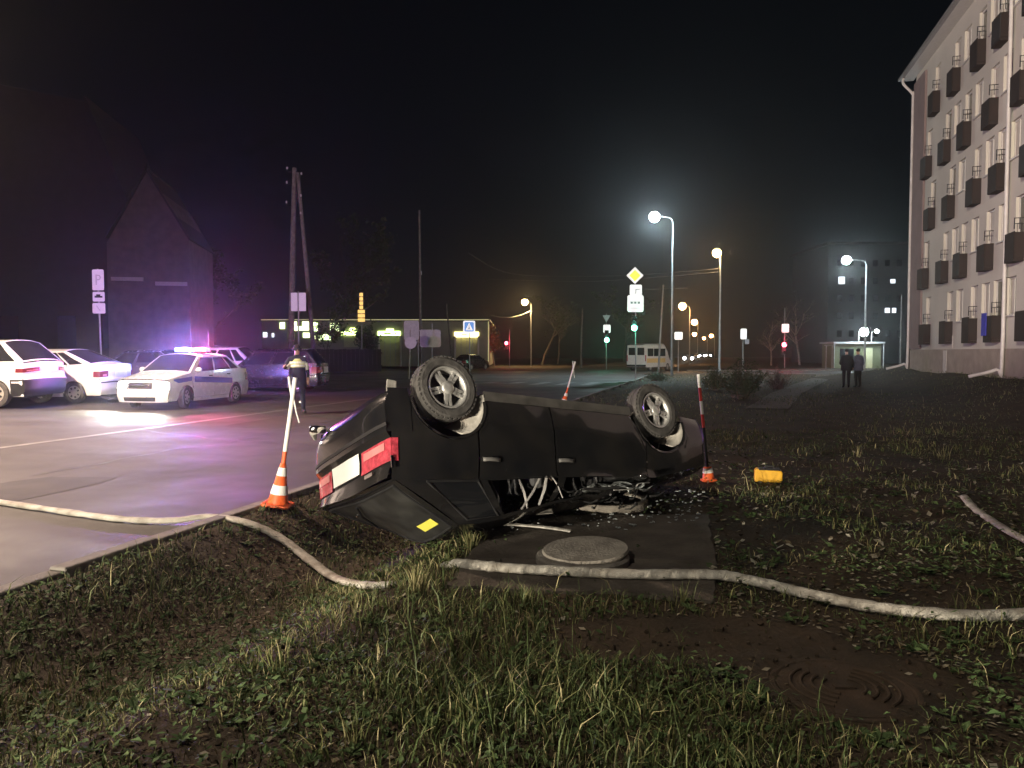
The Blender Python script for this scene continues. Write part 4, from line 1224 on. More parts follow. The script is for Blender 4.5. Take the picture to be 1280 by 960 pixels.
for z in (2.3, 2.75, 3.05): MB().bbox(-1.75, .55, .0, .04, z, z + .05).build('rail', 'galv', t)
sign_post('road_sign', 'round grey sign back on its own post before the direction board', 513, 45, [('disc', 506, 421, 521, 436, 'signback')], 412, base_z=ROADZ, basepx=511)
t, pl = sign_post('crossing_sign', 'lit blue and white pedestrian crossing sign before the shop', 587, 52, [('rect', 579, 401, 594, 416, 'signglow'), ('rect', 580.6, 402.6, 592.4, 414.4, 'signblue')], 400, base_z=ROADZ)
c = pl[1]['_c']; m = MB().prism([(c[0] - .24, c[2] - .24), (c[0] + .24, c[2] - .24), (c[0], c[2] + .27)], c[1] - .020, c[1] - .013); m.build('triangle', 'signglow', pl[1])
m = MB(); x, y, z = c[0], c[1] - .026, c[2]
m.tube([(x, y, z + .06), (x - .01, y, z - .06)], .025, 5); m.tube([(x, y, z - .05), (x - .09, y, z - .2)], .018, 5); m.tube([(x, y, z - .05), (x + .07, y, z - .2)], .018, 5); m.sphere((x, y, z + .10), .03, 6, 5)
m.build('walking_figure', 'signink', pl[1])
# yellow totem
p = at(452, 402, 72)
t = thing('totem_sign', 'thin tall amber lit sign on a mast before the shop', 'sign', (p.x, p.y, 0))
top = at(451, 366, 72).z
MB().tube([(0, 0, 0), (0, 0, top)], .07, 8).build('mast', 'galv', t)
zz = np.linspace(at(452, 403, 72).z, top, 8)
random.seed(3)
for i in range(7):
    w = .16 if i > 2 else .32
    MB().bbox(-w, w, -.14, -.08, zz[i] + .06, zz[i + 1] - .02).build('sign_panel', 'glowamber', t)

# ------------------------------------------------------------------ walls with real openings
def wall_mesh(L, z0, z1, holes, th=.22):
    """facade in local x (0..L) and z, outside at y=0, inside at y=th; holes (x0,x1,za,zb) get reveals"""
    xs = sorted({0.0, L, *[h[0] for h in holes], *[h[1] for h in holes]})
    zs_ = sorted({z0, z1, *[h[2] for h in holes], *[h[3] for h in holes]})
    m = MB()
    for xa, xb_ in zip(xs[:-1], xs[1:]):
        for za, zb_ in zip(zs_[:-1], zs_[1:]):
            cx, cz = (xa + xb_) / 2, (za + zb_) / 2
            if any(h[0] < cx < h[1] and h[2] < cz < h[3] for h in holes): continue
            m.quad((xa, 0, za), (xb_, 0, za), (xb_, 0, zb_), (xa, 0, zb_))
    for a, b, c, d in holes:
        m.quad((a, 0, c), (a, th, c), (b, th, c), (b, 0, c)); m.quad((a, 0, d), (b, 0, d), (b, th, d), (a, th, d))
        m.quad((a, 0, c), (a, 0, d), (a, th, d), (a, th, c)); m.quad((b, 0, c), (b, th, c), (b, th, d), (b, 0, d))
    return m

# ---- apartment house on the right: local x runs along the facade from its far corner towards the camera
apt_o = Vector((21.0, 40.5, 0.0))
fdir = Vector((-.255, -1, 0)).normalized()
apt = thing('apartment_building', 'pale five-storey apartment building with small brown balconies and white downpipes', 'building', apt_o, math.atan2(fdir.y, fdir.x))
fn_ = Vector((-fdir.y * -1, fdir.x * -1, 0))
def fac(px, py):               # sight line to facade: (along, height)
    d = ray(px, py); n = Vector((-1, .255, 0)).normalized()
    k = n.dot(apt_o - Vector((0, 0, EYE))) / n.dot(d)
    p = Vector((0, 0, EYE)) + d * k
    return (p - apt_o).dot(fdir), p.z
rows = [[(1160, 415), (1187, 412), (1217, 408), (1246, 405)], [(1158, 346), (1182, 336), (1205, 328), (1237, 316)], [(1166, 272), (1190, 254), (1222, 237), (1252, 216)],
        [(1162, 206), (1185, 185), (1210, 165), (1243, 138)], [(1172, 126), (1197, 97), (1228, 64), (1257, 32)]]
LB, GZ, EZ = 34.0, .62, 15.95
balc = []; holes = []; wins_ = []
for r_, row in enumerate(rows):
    f_ = [fac(*q) for q in row]
    zm = sum(q[1] for q in f_) / len(f_)
    xs_ = [q[0] for q in f_]
    step = (xs_[-1] - xs_[0]) / 3
    xs_ += [xs_[-1] + step * k for k in (1, 2, 3)]
    for k, x in enumerate(xs_):
        zb = zm - .55
        balc.append((x, zb, r_, k))
        h = (x - .42, x + .42, zb + .06, zb + 2.2)
        holes.append(h); wins_.append((h, 'door', r_, k))
        if k in (1, 2, 3, 5):
            h2 = (x + .85, x + 1.75, zb + .85, zb + 2.2)
            if all(h2[1] < q[0] - .1 or h2[0] > q[1] + .1 or h2[3] < q[2] or h2[2] > q[3] for q in holes) and h2[1] < xs_[min(k + 1, 6)] - .5:
                holes.append(h2); wins_.append((h2, 'window', r_, k))
YI = -1.0   # inside is local -y? decided below
# facing: rotate so that local -y is outside
wm = wall_mesh(LB, GZ + 1.15, EZ, holes)
outside = Vector((-1, .255, 0)).normalized()
loc_out = (Matrix.Rotation(-apt.rotation_euler.z, 3, 'Z') @ outside)
SG = 1 if loc_out.y < 0 else -1           # wall_mesh has outside at -y side (y=0, reveals to +y)
for i, q in enumerate(wm.v): wm.v[i] = (q[0], q[1] * SG, q[2])
wm.build('wall', 'plaster', apt)
def fb(m, x0, x1, y0, y1, z0, z1): return m.bbox(x0, x1, y0 * SG, y1 * SG, z0, z1)
fb(MB(), -.0, LB, -.04, .3, -.6, GZ + 1.15).build('plinth', 'plinth', apt)
fb(MB(), -.003, LB, .24, 12, GZ + 1.16, EZ).build('core_block', 'darkwall', apt)
fb(MB(), -.05, 2.1, -.10, -.003, GZ + 1.2, EZ - .4).build('shade_toned_corner', 'brownplaster', apt)  # darker plaster puts the shade of the recessed corner into the colour
fb(MB(), 15.6, 16.9, -.05, -.003, GZ + 4.2, EZ - 6.3).build('brown_panel', 'brownplaster', apt)
for (h, kd, r_, k) in wins_:
    x0, x1, z0, z1 = h
    g_ = ((r_ * 7 + k * 3) % 5)
    f = MB()
    yy = .10
    for a, b, c, d in ((x0, x0 + .06, z0, z1), (x1 - .06, x1, z0, z1), (x0 + .06, x1 - .06, z0, z0 + .06), (x0 + .06, x1 - .06, z1 - .06, z1)):
        fb(f, a, b, yy, yy + .06, c, d)
    if kd == 'window': fb(f, (x0 + x1) / 2 - .03, (x0 + x1) / 2 + .03, yy, yy + .06, z0 + .06, z1 - .06)
    fr = f.build('window', 'pvc', apt)
    fb(MB(), x0 + .06, x1 - .06, yy + .03, yy + .036, z0 + .06, z1 - .06).build('pane', 'curtain' if g_ in (0, 1, 3) else 'tint', fr)
    if kd == 'window' and g_ in (2, 4):
        fb(MB(), x0 + .08, lerp(x0, x1, .45), yy + .022, yy + .028, z0 + .08, z1 - .08).build('drawn_curtain', 'curtain', fr)
    if kd == 'window': fb(MB(), x0 - .04, x1 + .04, -.08, .02, z0 - .05, z0).build('sill', 'pvc', fr)
for (x, z, r_, k) in balc:
    w2 = .43; d = .32
    b = fb(MB(), x - w2, x + w2, -d, -.004, z - .10, z).build('balcony', 'balcony', apt)
    pm = 'balcony2' if (r_ * 5 + k * 3) % 7 in (1, 4) else 'balcony'; hp_ = .88 + .03 * ((r_ * 3 + k) % 3)
    fb(MB(), x - w2, x + w2, -d, -d + .03, z + .003, z + hp_).build('front_panel', pm, b)
    for s in (-1, 1):
        fb(MB(), x + s * w2 - .015, x + s * w2 + .015, -d + .032, -.006, z + .003, z + .88).build('side_panel', 'balcony', b)
    m = MB()
    m.tube([(x + w2, -.02 * SG, z + 1.35), (x + w2, -d * SG, z + 1.35), (x + w2, -d * SG, z + .98)], .018, 5)
    m.tube([(x + w2, -.02 * SG, z + 1.16), (x + w2, -d * SG, z + 1.16)], .014, 5)
    m.tube([(x + w2, -d * .5 * SG, z + .98), (x + w2, -d * .5 * SG, z + 1.35)], .014, 5)
    m.build('rail', 'darkmetal', b)
    if r_ == 0 and k == 3:
        fb(MB(), x - .55, x - .05, -d - .03, -d - .005, z + .15, z + 1.0).build('blue_cloth', 'bluecloth', b)
rf = MB()
rf.prism([(-.6, 0), (LB + .6, 0), (LB + .6, .12), (-.6, .12)], -.75 * SG, -.55 * SG)
for i, q in enumerate(rf.v): rf.v[i] = (q[0], q[1], q[2] + EZ - .02)
rfo = rf.build('gutter', 'roofmetal', apt)
m = MB(); m.quad((-.6, -.6 * SG, EZ + .05), (LB + .6, -.6 * SG, EZ + .05), (LB + .6, 6 * SG, EZ + 3.2), (-.6, 6 * SG, EZ + 3.2)); m.quad((-.6, 12.6 * SG, EZ + .05), (LB + .6, 12.6 * SG, EZ + .05), (LB + .6, 6 * SG, EZ + 3.2), (-.6, 6 * SG, EZ + 3.2))
m.build('roof', 'roofmetal', apt, solid=.05)
fb(MB(), -.6, LB + .6, -.56, -.003, EZ - .03, EZ + .03).build('soffit', 'pvc', apt)
m = MB(); m.poly([(-.004, 0, EZ), (-.004, 12 * SG, EZ), (-.004, 6 * SG, EZ + 3.0)]); m.build('gable', 'plaster', apt)
def dp(x, zlist, kick): 
    m = MB().tube(catmull([(x, -.62 * SG, EZ - .05), (x, -.60 * SG, EZ - .35), (x, -.16 * SG, EZ - .9), (x, -.14 * SG, EZ - 1.4), (x, -.14 * SG, EZ * .5), (x, -.14 * SG, GZ + .75), (x - kick * .12, -.28 * SG, GZ + .40), (x - kick * .5, -1.1 * SG, GZ + .13)], 5), .065, 10)
    m.build('downpipe', 'pipe', apt, smooth=True)
dp(-.02, None, .6)
xx, _ = fac(1262, 300); dp(xx, None, .7)
fb(MB(), 4.5, 7.2, -.02, -.003, GZ + 1.2, GZ + 1.75).build('notice_board', 'pvc', apt)
fb(MB(), 6.0, 6.5, -.06, -.043, GZ - .1, GZ + 1.1).build('cellar_vent', 'pvc', apt)

# ---- low shop building across the square
sx0, sx1, SY = -28.6, -2.75, 88.0
SHH = 5.15
shop = thing('shop_building', 'long low shop with green lit signs and a thin bright roof edge', 'building', (0, SY, 0))
dh = []
for a, b, c, d in ((474, 501, 419, 451), (569, 598, 421, 451), (473, 503, 419.5, 421)):
    pass
def sxz(px, py): q = at(px, py, SY); return q.x, q.z
xa, _ = sxz(474, 440); xb2, _ = sxz(501, 440); xc2, _ = sxz(569, 440); xd2, _ = sxz(598, 440); _, zt2 = sxz(0, 420)
H1 = (xa, xb2, .2, zt2); H2 = (xc2, xd2, .2, zt2)
wsh = MB()
for a, b, c, d in ((sx0, xa, 0, SHH), (xb2, xc2, 0, SHH), (xd2, sx1, 0, SHH), (xa, xb2, zt2, SHH), (xc2, xd2, zt2, SHH)):
    wsh.bbox(a, b, 0, .3, c, d)
wsh.build('wall', 'shopwall', shop)
MB().bbox(sx0, sx1, .32, 30, 0, SHH - .1).build('core_block', 'shopwall', shop)
MB().bbox(sx0 - .2, sx1 + .2, -.25, 30.2, SHH + .003, SHH + .25).build('roof', 'darkwall', shop)
for h in (H1, H2):
    d_ = MB().bbox(h[0], h[1], .2, .26, 0, h[3]).build('door', 'shopdoor', shop)
    for k in range(1, 4):
        xk = lerp(h[0], h[1], k / 4); MB().bbox(xk - .03, xk + .03, .17, .2, 0, h[3]).build('mullion', 'galv', d_)
    for xk in (h[0], h[1]): MB().bbox(xk - .09, xk + .09, -.2, -.003, 0, h[3]).build('door_post', 'pvc', d_)
def glow(px0, py0, px1, py1, m, nm='lit_sign', y=-.16, par=None):
    x0, z0 = sxz(px0, py1); x1, z1 = sxz(px1, py0)
    return MB().bbox(x0, x1, y, y + .12, z0, z1).build(nm, m, par or shop, bevel=.03)
s1 = glow(472.5, 414, 500.5, 419.5, 'glowgreen'); glow(483, 411, 492, 413.6, 'glowgreen')
m = MB(); x0, z0 = sxz(480, 417.6); x1, z1 = sxz(489, 416); m.bbox(x0, x1, -.18, -.165, z0, z1); x0, z0 = sxz(494, 417.6); x1, z1 = sxz(496, 416); m.bbox(x0, x1, -.18, -.165, z0, z1); m.build('lettering', 'signink', s1)
s2 = glow(568, 415, 598.5, 421.5, 'glowyellow')
m = MB(); x0, z0 = sxz(577, 418.6); x1, z1 = sxz(584, 417.4); m.bbox(x0, x1, -.18, -.165, z0, z1); m.build('lettering', 'signink', s2)
s3 = glow(427, 414, 446, 419, 'glowgreen'); glow(437, 410, 444, 413.6, 'glowgreen')
MB().bbox(sx0, sx1 + .1, -.30, -.252, SHH + .12, SHH + .22).build('roof_light_strip', 'glowtrim', shop)
MB().bbox(sx1 + .203, sx1 + .25, -.2, 30, SHH + .12, SHH + .22).build('roof_light_strip', 'glowtrim', shop)
MB().bbox(sx1 + .003, sx1 + .12, -.12, -.003, .2, SHH).build('corner_light_strip', 'glowtrim', shop)
for q in ((350, 403, 356, 411), (365, 402, 371, 407), (366, 408, 386, 413), (378, 402, 386, 408), (389, 403, 397, 408), (390, 409, 397, 414), (413, 404, 423.5, 414), (361, 416, 367, 421), (379, 416, 387, 422), (399, 418, 413, 425), (391.5, 419, 394, 424)):
    glow(*q, 'glowwindow', 'lit_window', -.10)
for q in ((329, 415.5, 334, 421.5), (340, 416.5, 342.6, 421.5)):
    glow(*q, 'litpane', 'lit_window', -.10)
x0, z0 = sxz(430, 434); x1, z1 = sxz(447, 421)
MB().bbox(x0, x1, -.05, .0, z0, z1).build('shop_window', 'shopdoor', shop)

# ---- dark gabled house behind the parked cars
gb = at(188, 440, 62)
house = thing('gabled_house', 'tall dark house with a steep pointed gable behind the parked cars', 'building', (gb.x, gb.y, 0), R(10))
hw = 3.1; ze_ = at(0, 298, 62).z; za_ = at(0, 214, 62).z
m = MB().prism([(-hw, 0), (hw, 0), (hw, ze_), (hw * .55, lerp(ze_, za_, .52)), (0, za_), (-hw * .55, lerp(ze_, za_, .40)), (-hw, ze_ - .4)], 0, 9)
m.build('gable_wall', 'brickwall', house)
m = MB()
for s in (-1, 1):
    m.box((s * hw * .5, 4.4, (ze_ + za_) / 2 + .1), (.14, 9.4, math.hypot(hw, za_ - ze_) + .3), Matrix.Rotation(math.atan2(-s * hw, za_ - ze_), 3, 'Y'))
m.build('roof', 'slate', house)
MB().lathe([(.16, 0), (.10, .25), (.14, .4), (.02, .7)], 10, 'z', (0, .1, za_)).build('finial', 'slate', house)
for x, z in ((-1.6, at(0, 347, 62).z), (1.7, at(0, 352, 62).z)):
    MB().bbox(x - 1.2, x + 1.2, -.16, -.003, z - .3, z).build('ledge', 'pvc', house)
big = at(70, 440, 72)
hall = thing('dark_hall', 'very dark large building with a tall sloping roof at the edge of the photo', 'building', (big.x, big.y, 0), R(8))
zr = at(0, 275, 72).z; zp = at(0, 125, 72).z
m = MB().prism([(-22, 0), (7.2, 0), (7.2, zr), (3.2, zp), (-9, zp + 2), (-22, zr)], 0, 14); m.build('wall', 'darkwall', hall)
m = MB(); m.box((5.2, 7, (zr + zp) / 2 + .1), (.2, 14.6, math.hypot(4.0, zp - zr) + .6), Matrix.Rotation(math.atan2(-4.0, zp - zr), 3, 'Y')); m.build('roof', 'slate', hall)
for x in (-14, -9, -4, 1, 5): MB().bbox(x - .8, x + .8, -.06, -.003, 2, 5).build('window', 'tint', hall)

# ---- far apartment block with a few lit windows, and the kiosk in front of it
fbp = at(1090, 440, 110)
far = thing('apartment_block', 'dim grey apartment block with four lit windows behind the kiosk', 'building', (fbp.x, fbp.y, 0))
def fxz(px, py): q = at(px, py, 110); return q.x - fbp.x, q.z
x0, zt3 = fxz(1036, 306); x1, _ = fxz(1150, 306)
MB().bbox(x0, x1, 0, 14, 0, zt3).build('wall', 'farwall', far)
MB().bbox(x0 - .3, x1 + .3, -.3, 14.3, zt3 + .003, zt3 + .4).build('roof', 'darkwall', far)
lits = ((1048, 346, 1056, 355), (1113, 349, 1119, 354), (1106, 385, 1112, 391), (1115, 385, 1120, 391))
for q in lits:
    a, c = fxz(q[0], q[3]); b, d = fxz(q[2], q[1]); MB().bbox(a, b, -.04, -.003, c, d).build('lit_window', 'litpane', far)
for r_ in range(5):
    for k in range(6):
        px, py = 1046 + k * 15, 325 + r_ * 22
        if any(q[0] - 9 < px < q[2] + 5 and q[1] - 10 < py < q[3] + 8 for q in lits): continue
        a, c = fxz(px, py + 8); b, d = fxz(px + 6, py); MB().bbox(a, b, -.04, -.003, c, d).build('window', 'tint', far)
kp = at(1072, 440, 78)
ki = thing('kiosk', 'green kiosk under a bright wall lamp beyond the two people', 'kiosk', (kp.x, kp.y, 0))
MB().bbox(-2.4, 2.4, 0, 3, 0, 2.5).build('wall', 'kiosk', ki); MB().bbox(-2.6, 2.6, -.4, 3.2, 2.503, 2.68).build('roof', 'galv', ki)
MB().bbox(-1.8, -.4, -.04, -.003, 1.0, 2.0).build('counter_window', 'tint', ki); MB().bbox(.6, 1.5, -.05, -.003, 0, 2.05).build('door', 'shopdoor', ki)
for x in (-2.5, 2.5): MB().tube([(x, -.3, 0), (x, -.3, 2.5)], .05, 8).build('post', 'galv', ki)
l1 = at(1080, 415, 77) - Vector(ki.location); l2 = at(1096, 414, 77) - Vector(ki.location)
for l, s, pw in ((l1, .42, 600), (l2, .17, 0)):
    MB().tube([(l.x, .1, 2.66), (l.x, .1, l.z), (l.x, l.y, l.z)], .04, 6).build('lamp_bracket', 'galv', ki)
    MB().sphere(l, s, 12, 8).build('wall_lamp', 'bulbwhite', ki, smooth=True)
    if pw: lamp_light(ki, (l.x, l.y - .55, l.z), pw, WHITE, .2)
fr_ = at(1039, 440, 76)
t = thing('bar_frame', 'thin metal exercise frame left of the kiosk', 'play frame', (fr_.x, fr_.y, 0))
for x in (-.5, 0.1): MB().tube([(x, 0, 0), (x, 0, 2.3)], .035, 6).build('post', 'galv', t)
MB().tube([(-.7, 0, 2.3), (.45, 0, 2.36)], .03, 6).build('bar', 'galv', t)

# ---- low dark enclosure before the shop
hb = at(405, 440, 66)
t = thing('board_fence', 'dark low board fence before the lit shop windows', 'fence', (hb.x, hb.y, ROADZ))
for k in range(26):
    MB().bbox(-4.7 + k * .37, -4.7 + k * .37 + .35, 0, .03, .05, 1.95 + .02 * (k % 3)).build('board', 'darkwall', t)
for z in (.5, 1.6): MB().bbox(-4.8, 5.0, .033, .09, z, z + .1).build('rail', 'darkwall', t)

# ------------------------------------------------------------------ trees and bushes
def tree(name, label, base, h, seed, leaf, nleaf, spread=.34, trunk_r=.14, bark='bark', lsize=.10, group=None, low=.25):
    rnd = random.Random(seed)
    t = thing(name, label, 'tree', base, 0, group)
    m = MB(); tips = []
    def limb(p, d, l, r, depth):
        pts = [p]; q = p.copy(); dd = d.copy()
        for k in range(4):
            dd = (dd + Vector((rnd.uniform(-.22, .22), rnd.uniform(-.22, .22), rnd.uniform(-.05, .14)))).normalized()
            q = q + dd * (l / 4); pts.append(q.copy())
        m.tube(pts, [lerp(r, r * .55, k / 4) for k in range(5)], 6 if depth < 2 else 4, caps=False)
        if depth >= 1:
            tips.extend(pts[1:])
        if depth < 3:
            for k in range(4 if depth else 7):
                i = rnd.randint(1 if depth else 2, 4)
                a = rnd.uniform(0, 2 * PI)
                nd = (dd * .6 + Vector((math.cos(a), math.sin(a), rnd.uniform(.05, .6))) * .8).normalized()
                limb(pts[i].copy(), nd, l * rnd.uniform(.42, .62), r * .5 * lerp(1, .7, i / 4), depth + 1)
    limb(Vector((0, 0, -.1)), Vector((0, 0, 1)), h * .62, trunk_r, 0)
    m.build('trunk', bark, t, smooth=True)
    lf = MB()
    for k in range(nleaf):
        c = rnd.choice(tips) + Vector((rnd.gauss(0, .22), rnd.gauss(0, .22), rnd.gauss(0, .18)))
        a = Vector((rnd.gauss(0, 1), rnd.gauss(0, 1), rnd.gauss(0, .7))).normalized(); b = a.orthogonal().normalized()
        s = lsize * rnd.uniform(.6, 1.4)
        lf.quad(c - a * s, c + b * s * .55, c + a * s, c - b * s * .55)
    if nleaf: lf.build('crown', leaf, t)
    return t
def tree_at(lab, px, Y, toppx, seed, leaf='leaf', n=900, **k):
    b = at(px, 440, Y); z = ROADZ if uoff(b.x, b.y) < 0 else H(b.x, b.y)
    h = at(px, toppx, Y).z
    return tree('broadleaf_tree', lab, (b.x, b.y, z), h, seed, leaf, n, **k)
tree_at('tree with orange lamplight in its leaf colour beside the red signal', 618, 96, 404, 21, 'leaforange', 1600, trunk_r=.10, bark='barkpale', lsize=.16)
tree_at('pale bare-trunked tree right of the yellow lamp pole', 678, 112, 372, 22, 'leaf', 700, trunk_r=.16, bark='bark', lsize=.14)
tree_at('bare tree between the grey pole and the yellow lamp', 697, 118, 366, 23, 'leaf', 500, trunk_r=.16, bark='bark', lsize=.14)
tree_at('dark tree in front of the lit shop windows', 404, 82, 392, 24, 'leaf', 900, trunk_r=.10, lsize=.14)
tree_at('dark tree before the green sign of the shop', 462, 80, 396, 25, 'leaf', 900, trunk_r=.10, lsize=.14)
tree_at('tall dim tree behind the braced utility pole', 430, 100, 285, 26, 'leaf', 2500, trunk_r=.25, lsize=.24)
tree_at('dim tree right of the gabled house', 268, 84, 300, 27, 'leaf', 2200, trunk_r=.22, lsize=.22)
tree_at('bare dim tree behind the red signal plate', 1000, 98, 368, 28, 'leaf', 250, trunk_r=.16, bark='barkpale', lsize=.14)
tree_at('bare dim tree left of the red signal', 964, 96, 398, 29, 'leaf', 250, trunk_r=.12, bark='barkpale', lsize=.14)
tree_at('dim leafy tree beyond the crossing behind the minibus', 780, 130, 360, 30, 'leaf', 1500, trunk_r=.2, lsize=.24)

def bush(name, label, base, w, h, seed, n, m1='leaf', stems=40, cat='bush'):
    rnd = random.Random(seed)
    t = thing(name, label, cat, base)
    s = MB(); tips = []
    for k in range(stems):
        a = rnd.uniform(0, 2 * PI); rr = rnd.uniform(.1, 1) * w
        top = Vector((math.cos(a) * rr, math.sin(a) * rr, h * rnd.uniform(.5, 1.15) * (1 - .45 * rr / w)))
        b0 = Vector((math.cos(a) * rr * .25, math.sin(a) * rr * .25, -.05))
        mid = b0.lerp(top, .5) + Vector((rnd.gauss(0, .06), rnd.gauss(0, .06), .05))
        s.tube([b0, mid, top], [.014, .009, .004], 4, caps=False); tips += [b0.lerp(top, q) for q in (.45, .6, .75, .9, 1.0)]
    s.build('stems', 'twig', t)
    lf = MB()
    for k in range(n):
        c = rnd.choice(tips) + Vector((rnd.gauss(0, .09), rnd.gauss(0, .09), rnd.gauss(0, .08)))
        a = Vector((rnd.gauss(0, 1), rnd.gauss(0, 1), rnd.gauss(0, .7))).normalized(); b = a.orthogonal().normalized()
        q = rnd.uniform(.03, .065)
        lf.quad(c - a * q, c + b * q * .5, c + a * q, c - b * q * .5)
    lf.build('foliage', m1, t)
    return t
def on_ground(px, Y):
    b = at(px, 440, Y); return (b.x, b.y, H(b.x, b.y))
bush('roadside_bush', 'broad dark bush below the yellow lamp pole', on_ground(925, 27), 1.0, 1.35, 41, 2600)
bush('roadside_bush', 'small dark bush behind the red and white pole', on_ground(893, 33), .7, 1.0, 42, 1300)
bush('dry_weed_clump', 'pale dry weed clump right of the broad bush', on_ground(972, 34), .8, 1.1, 43, 350, 'twig', 60)
bush('roadside_bush', 'low bush at the foot of the priority sign', on_ground(822, 44), .8, .5, 44, 900)

# ------------------------------------------------------------------ people (one skinned body each; clothing zones by height)
def person(label, base, rz, pose, zones, seed=0, hair='blackcloth', extras=None, scale=1.0):
    J = dict(pelvis=(0, 0, .98), spine=(0, 0, 1.14), chest=(0, .01, 1.34), neck=(0, .0, 1.50), head0=(0, -.015, 1.58), head1=(0, -.02, 1.68), head2=(0, -.005, 1.75),
             nose=(0, -.125, 1.655))
    Rr = dict(pelvis=(.165, .125), spine=(.16, .115), chest=(.18, .125), neck=(.06, .06), head0=(.066, .072), head1=(.082, .10), head2=(.06, .075), nose=(.012, .012))
    E = [('pelvis', 'spine'), ('spine', 'chest'), ('chest', 'neck'), ('neck', 'head0'), ('head0', 'head1'), ('head1', 'head2'), ('head1', 'nose')]
    for s, S in ((1, 'L'), (-1, 'R')):
        J['hip' + S] = (.10 * s, 0, .92); J['knee' + S] = (.105 * s, -.02, .50); J['ankle' + S] = (.105 * s, .02, .09); J['toe' + S] = (.125 * s, -.15, .045)
        J['sho' + S] = (.19 * s, .01, 1.42); J['elb' + S] = (.25 * s, .03, 1.13); J['wri' + S] = (.25 * s, -.06, .90); J['palm' + S] = (.25 * s, -.08, .84)
        Rr.update({'hip' + S: (.105, .105), 'knee' + S: (.07, .075), 'ankle' + S: (.05, .055), 'toe' + S: (.045, .035), 'sho' + S: (.075, .075), 'elb' + S: (.056, .056), 'wri' + S: (.036, .036), 'palm' + S: (.042, .03)})
        E += [('pelvis', 'hip' + S), ('hip' + S, 'knee' + S), ('knee' + S, 'ankle' + S), ('ankle' + S, 'toe' + S), ('chest', 'sho' + S), ('sho' + S, 'elb' + S), ('elb' + S, 'wri' + S), ('wri' + S, 'palm' + S)]
    for k, v in pose.items(): J[k] = v
    for s, S in ((1, 'L'), (-1, 'R')):            # five fingers following the forearm
        e = Vector(J['elb' + S]); w_ = Vector(J['wri' + S]); d = (w_ - e).normalized()
        J['palm' + S] = tuple(w_ + d * .065)
        a = d.orthogonal().normalized()
        for k in range(4):
            n1, n2 = f'f{k}{S}', f'g{k}{S}'
            o = a * (.022 * (k - 1.5))
            ln = (.055, .065, .06, .045)[k]
            J[n1] = tuple(w_ + d * .115 + o * 1.2); J[n2] = tuple(w_ + d * (.115 + ln) + o * 1.3 + Vector((-.02 * s, 0, 0)))
            Rr[n1] = (.010, .010); Rr[n2] = (.008, .008); E += [('palm' + S, n1), (n1, n2)]
        J['th' + S] = tuple(w_ + d * .07 + a * .055); J['tj' + S] = tuple(w_ + d * .11 + a * .06)
        Rr['th' + S] = (.011, .011); Rr['tj' + S] = (.009, .009); E += [('palm' + S, 'th' + S), ('th' + S, 'tj' + S)]
    names = list(J)
    me = bpy.data.meshes.new('person')
    me.from_pydata([tuple(c * scale for c in J[n]) for n in names], [(names.index(a), names.index(b)) for a, b in E], [])
    tmp = bpy.data.objects.new('tmp_person', me); COL.objects.link(tmp)
    tmp.modifiers.new('skin', 'SKIN')
    for i, n in enumerate(names):
        sv = me.skin_vertices[0].data[i]; sv.radius = tuple(q * scale for q in Rr[n]); sv.use_root = (n == 'pelvis')
    ss = tmp.modifiers.new('sub', 'SUBSURF'); ss.levels = 2; ss.render_levels = 2
    dg = bpy.context.evaluated_depsgraph_get()
    full = bpy.data.meshes.new_from_object(tmp.evaluated_get(dg))
    bpy.data.objects.remove(tmp)
    for z in zones[1]: full.materials.append(M[z])
    for p in full.polygons:
        p.material_index = zones[0](p.center / scale, J); p.use_smooth = True
    t = thing('person', label, 'person', base, rz)
    b = bpy.data.objects.new('body', full); COL.objects.link(b); b.parent = t
    h1 = Vector(J['head1']) * scale
    hm = MB().sphere(h1 + Vector((0, .018, .038)) * scale, .100 * scale, 14, 9, (.88, 1.02, .85))
    hm.build('hair', hair, t, smooth=True)
    if extras: extras(t, J)
    return t
def zone_plain(c, J):
    h = Vector(J['neck'])
    if c.z > h.z + .03: return 0
    for S in 'LR':
        if (c - Vector(J['palm' + S])).length < .10: return 0
    if c.z < .10: return 3
    if c.z < .93: return 2
    return 1
def officer_extra(t, J):
    # reflective yoke over the shoulders, coat skirt and peaked cap
    def yoke(a, b):
        th = lerp(0, 2 * PI, a); z = lerp(1.26, 1.49, b)
        rx = lerp(.235, .11, max(0, (b - .35) / .65)); ry = lerp(.185, .10, max(0, (b - .35) / .65))
        return (rx * math.cos(th), .01 + ry * math.sin(th), z)
    y = MB().grid(yoke, 24, 6).build('vest', 'hivis', t, smooth=True)
    for z in (1.28, 1.36):
        MB().lathe([(1.0, z), (1.0, z + .055)], 24).build('reflective_strip', 'reflex', y, warp=lambda p: Vector((p.x * .243, .01 + p.y * .193, p.z)))
    for s in (1, -1):
        S = 'L' if s > 0 else 'R'
        a, b = Vector(J['sho' + S]), Vector(J['elb' + S])
        MB().tube([a.lerp(b, .15), a.lerp(b, .8)], .080, 12).build('reflective_sleeve', 'reflex', y, smooth=True)
    def coat(a, b):
        th = lerp(0, 2 * PI, a); k = lerp(1.05, 1.3, b)
        return (.205 * k * math.cos(th), .165 * k * math.sin(th), lerp(1.27, .72, b))
    MB().grid(coat, 24, 6).build('coat', 'navy', t, smooth=True)
    MB().lathe([(.105, 1.70), (.135, 1.745), (.13, 1.775), (0, 1.79)], 18).build('cap', 'navy', t, smooth=True)
    for S in 'L':
        MB().lathe([(.079, .30), (.079, .35)], 14, 'z', (J['knee' + S][0], .0, 0)).build('leg_strip', 'reflex', t)
p = at(371, 440, 20.6)
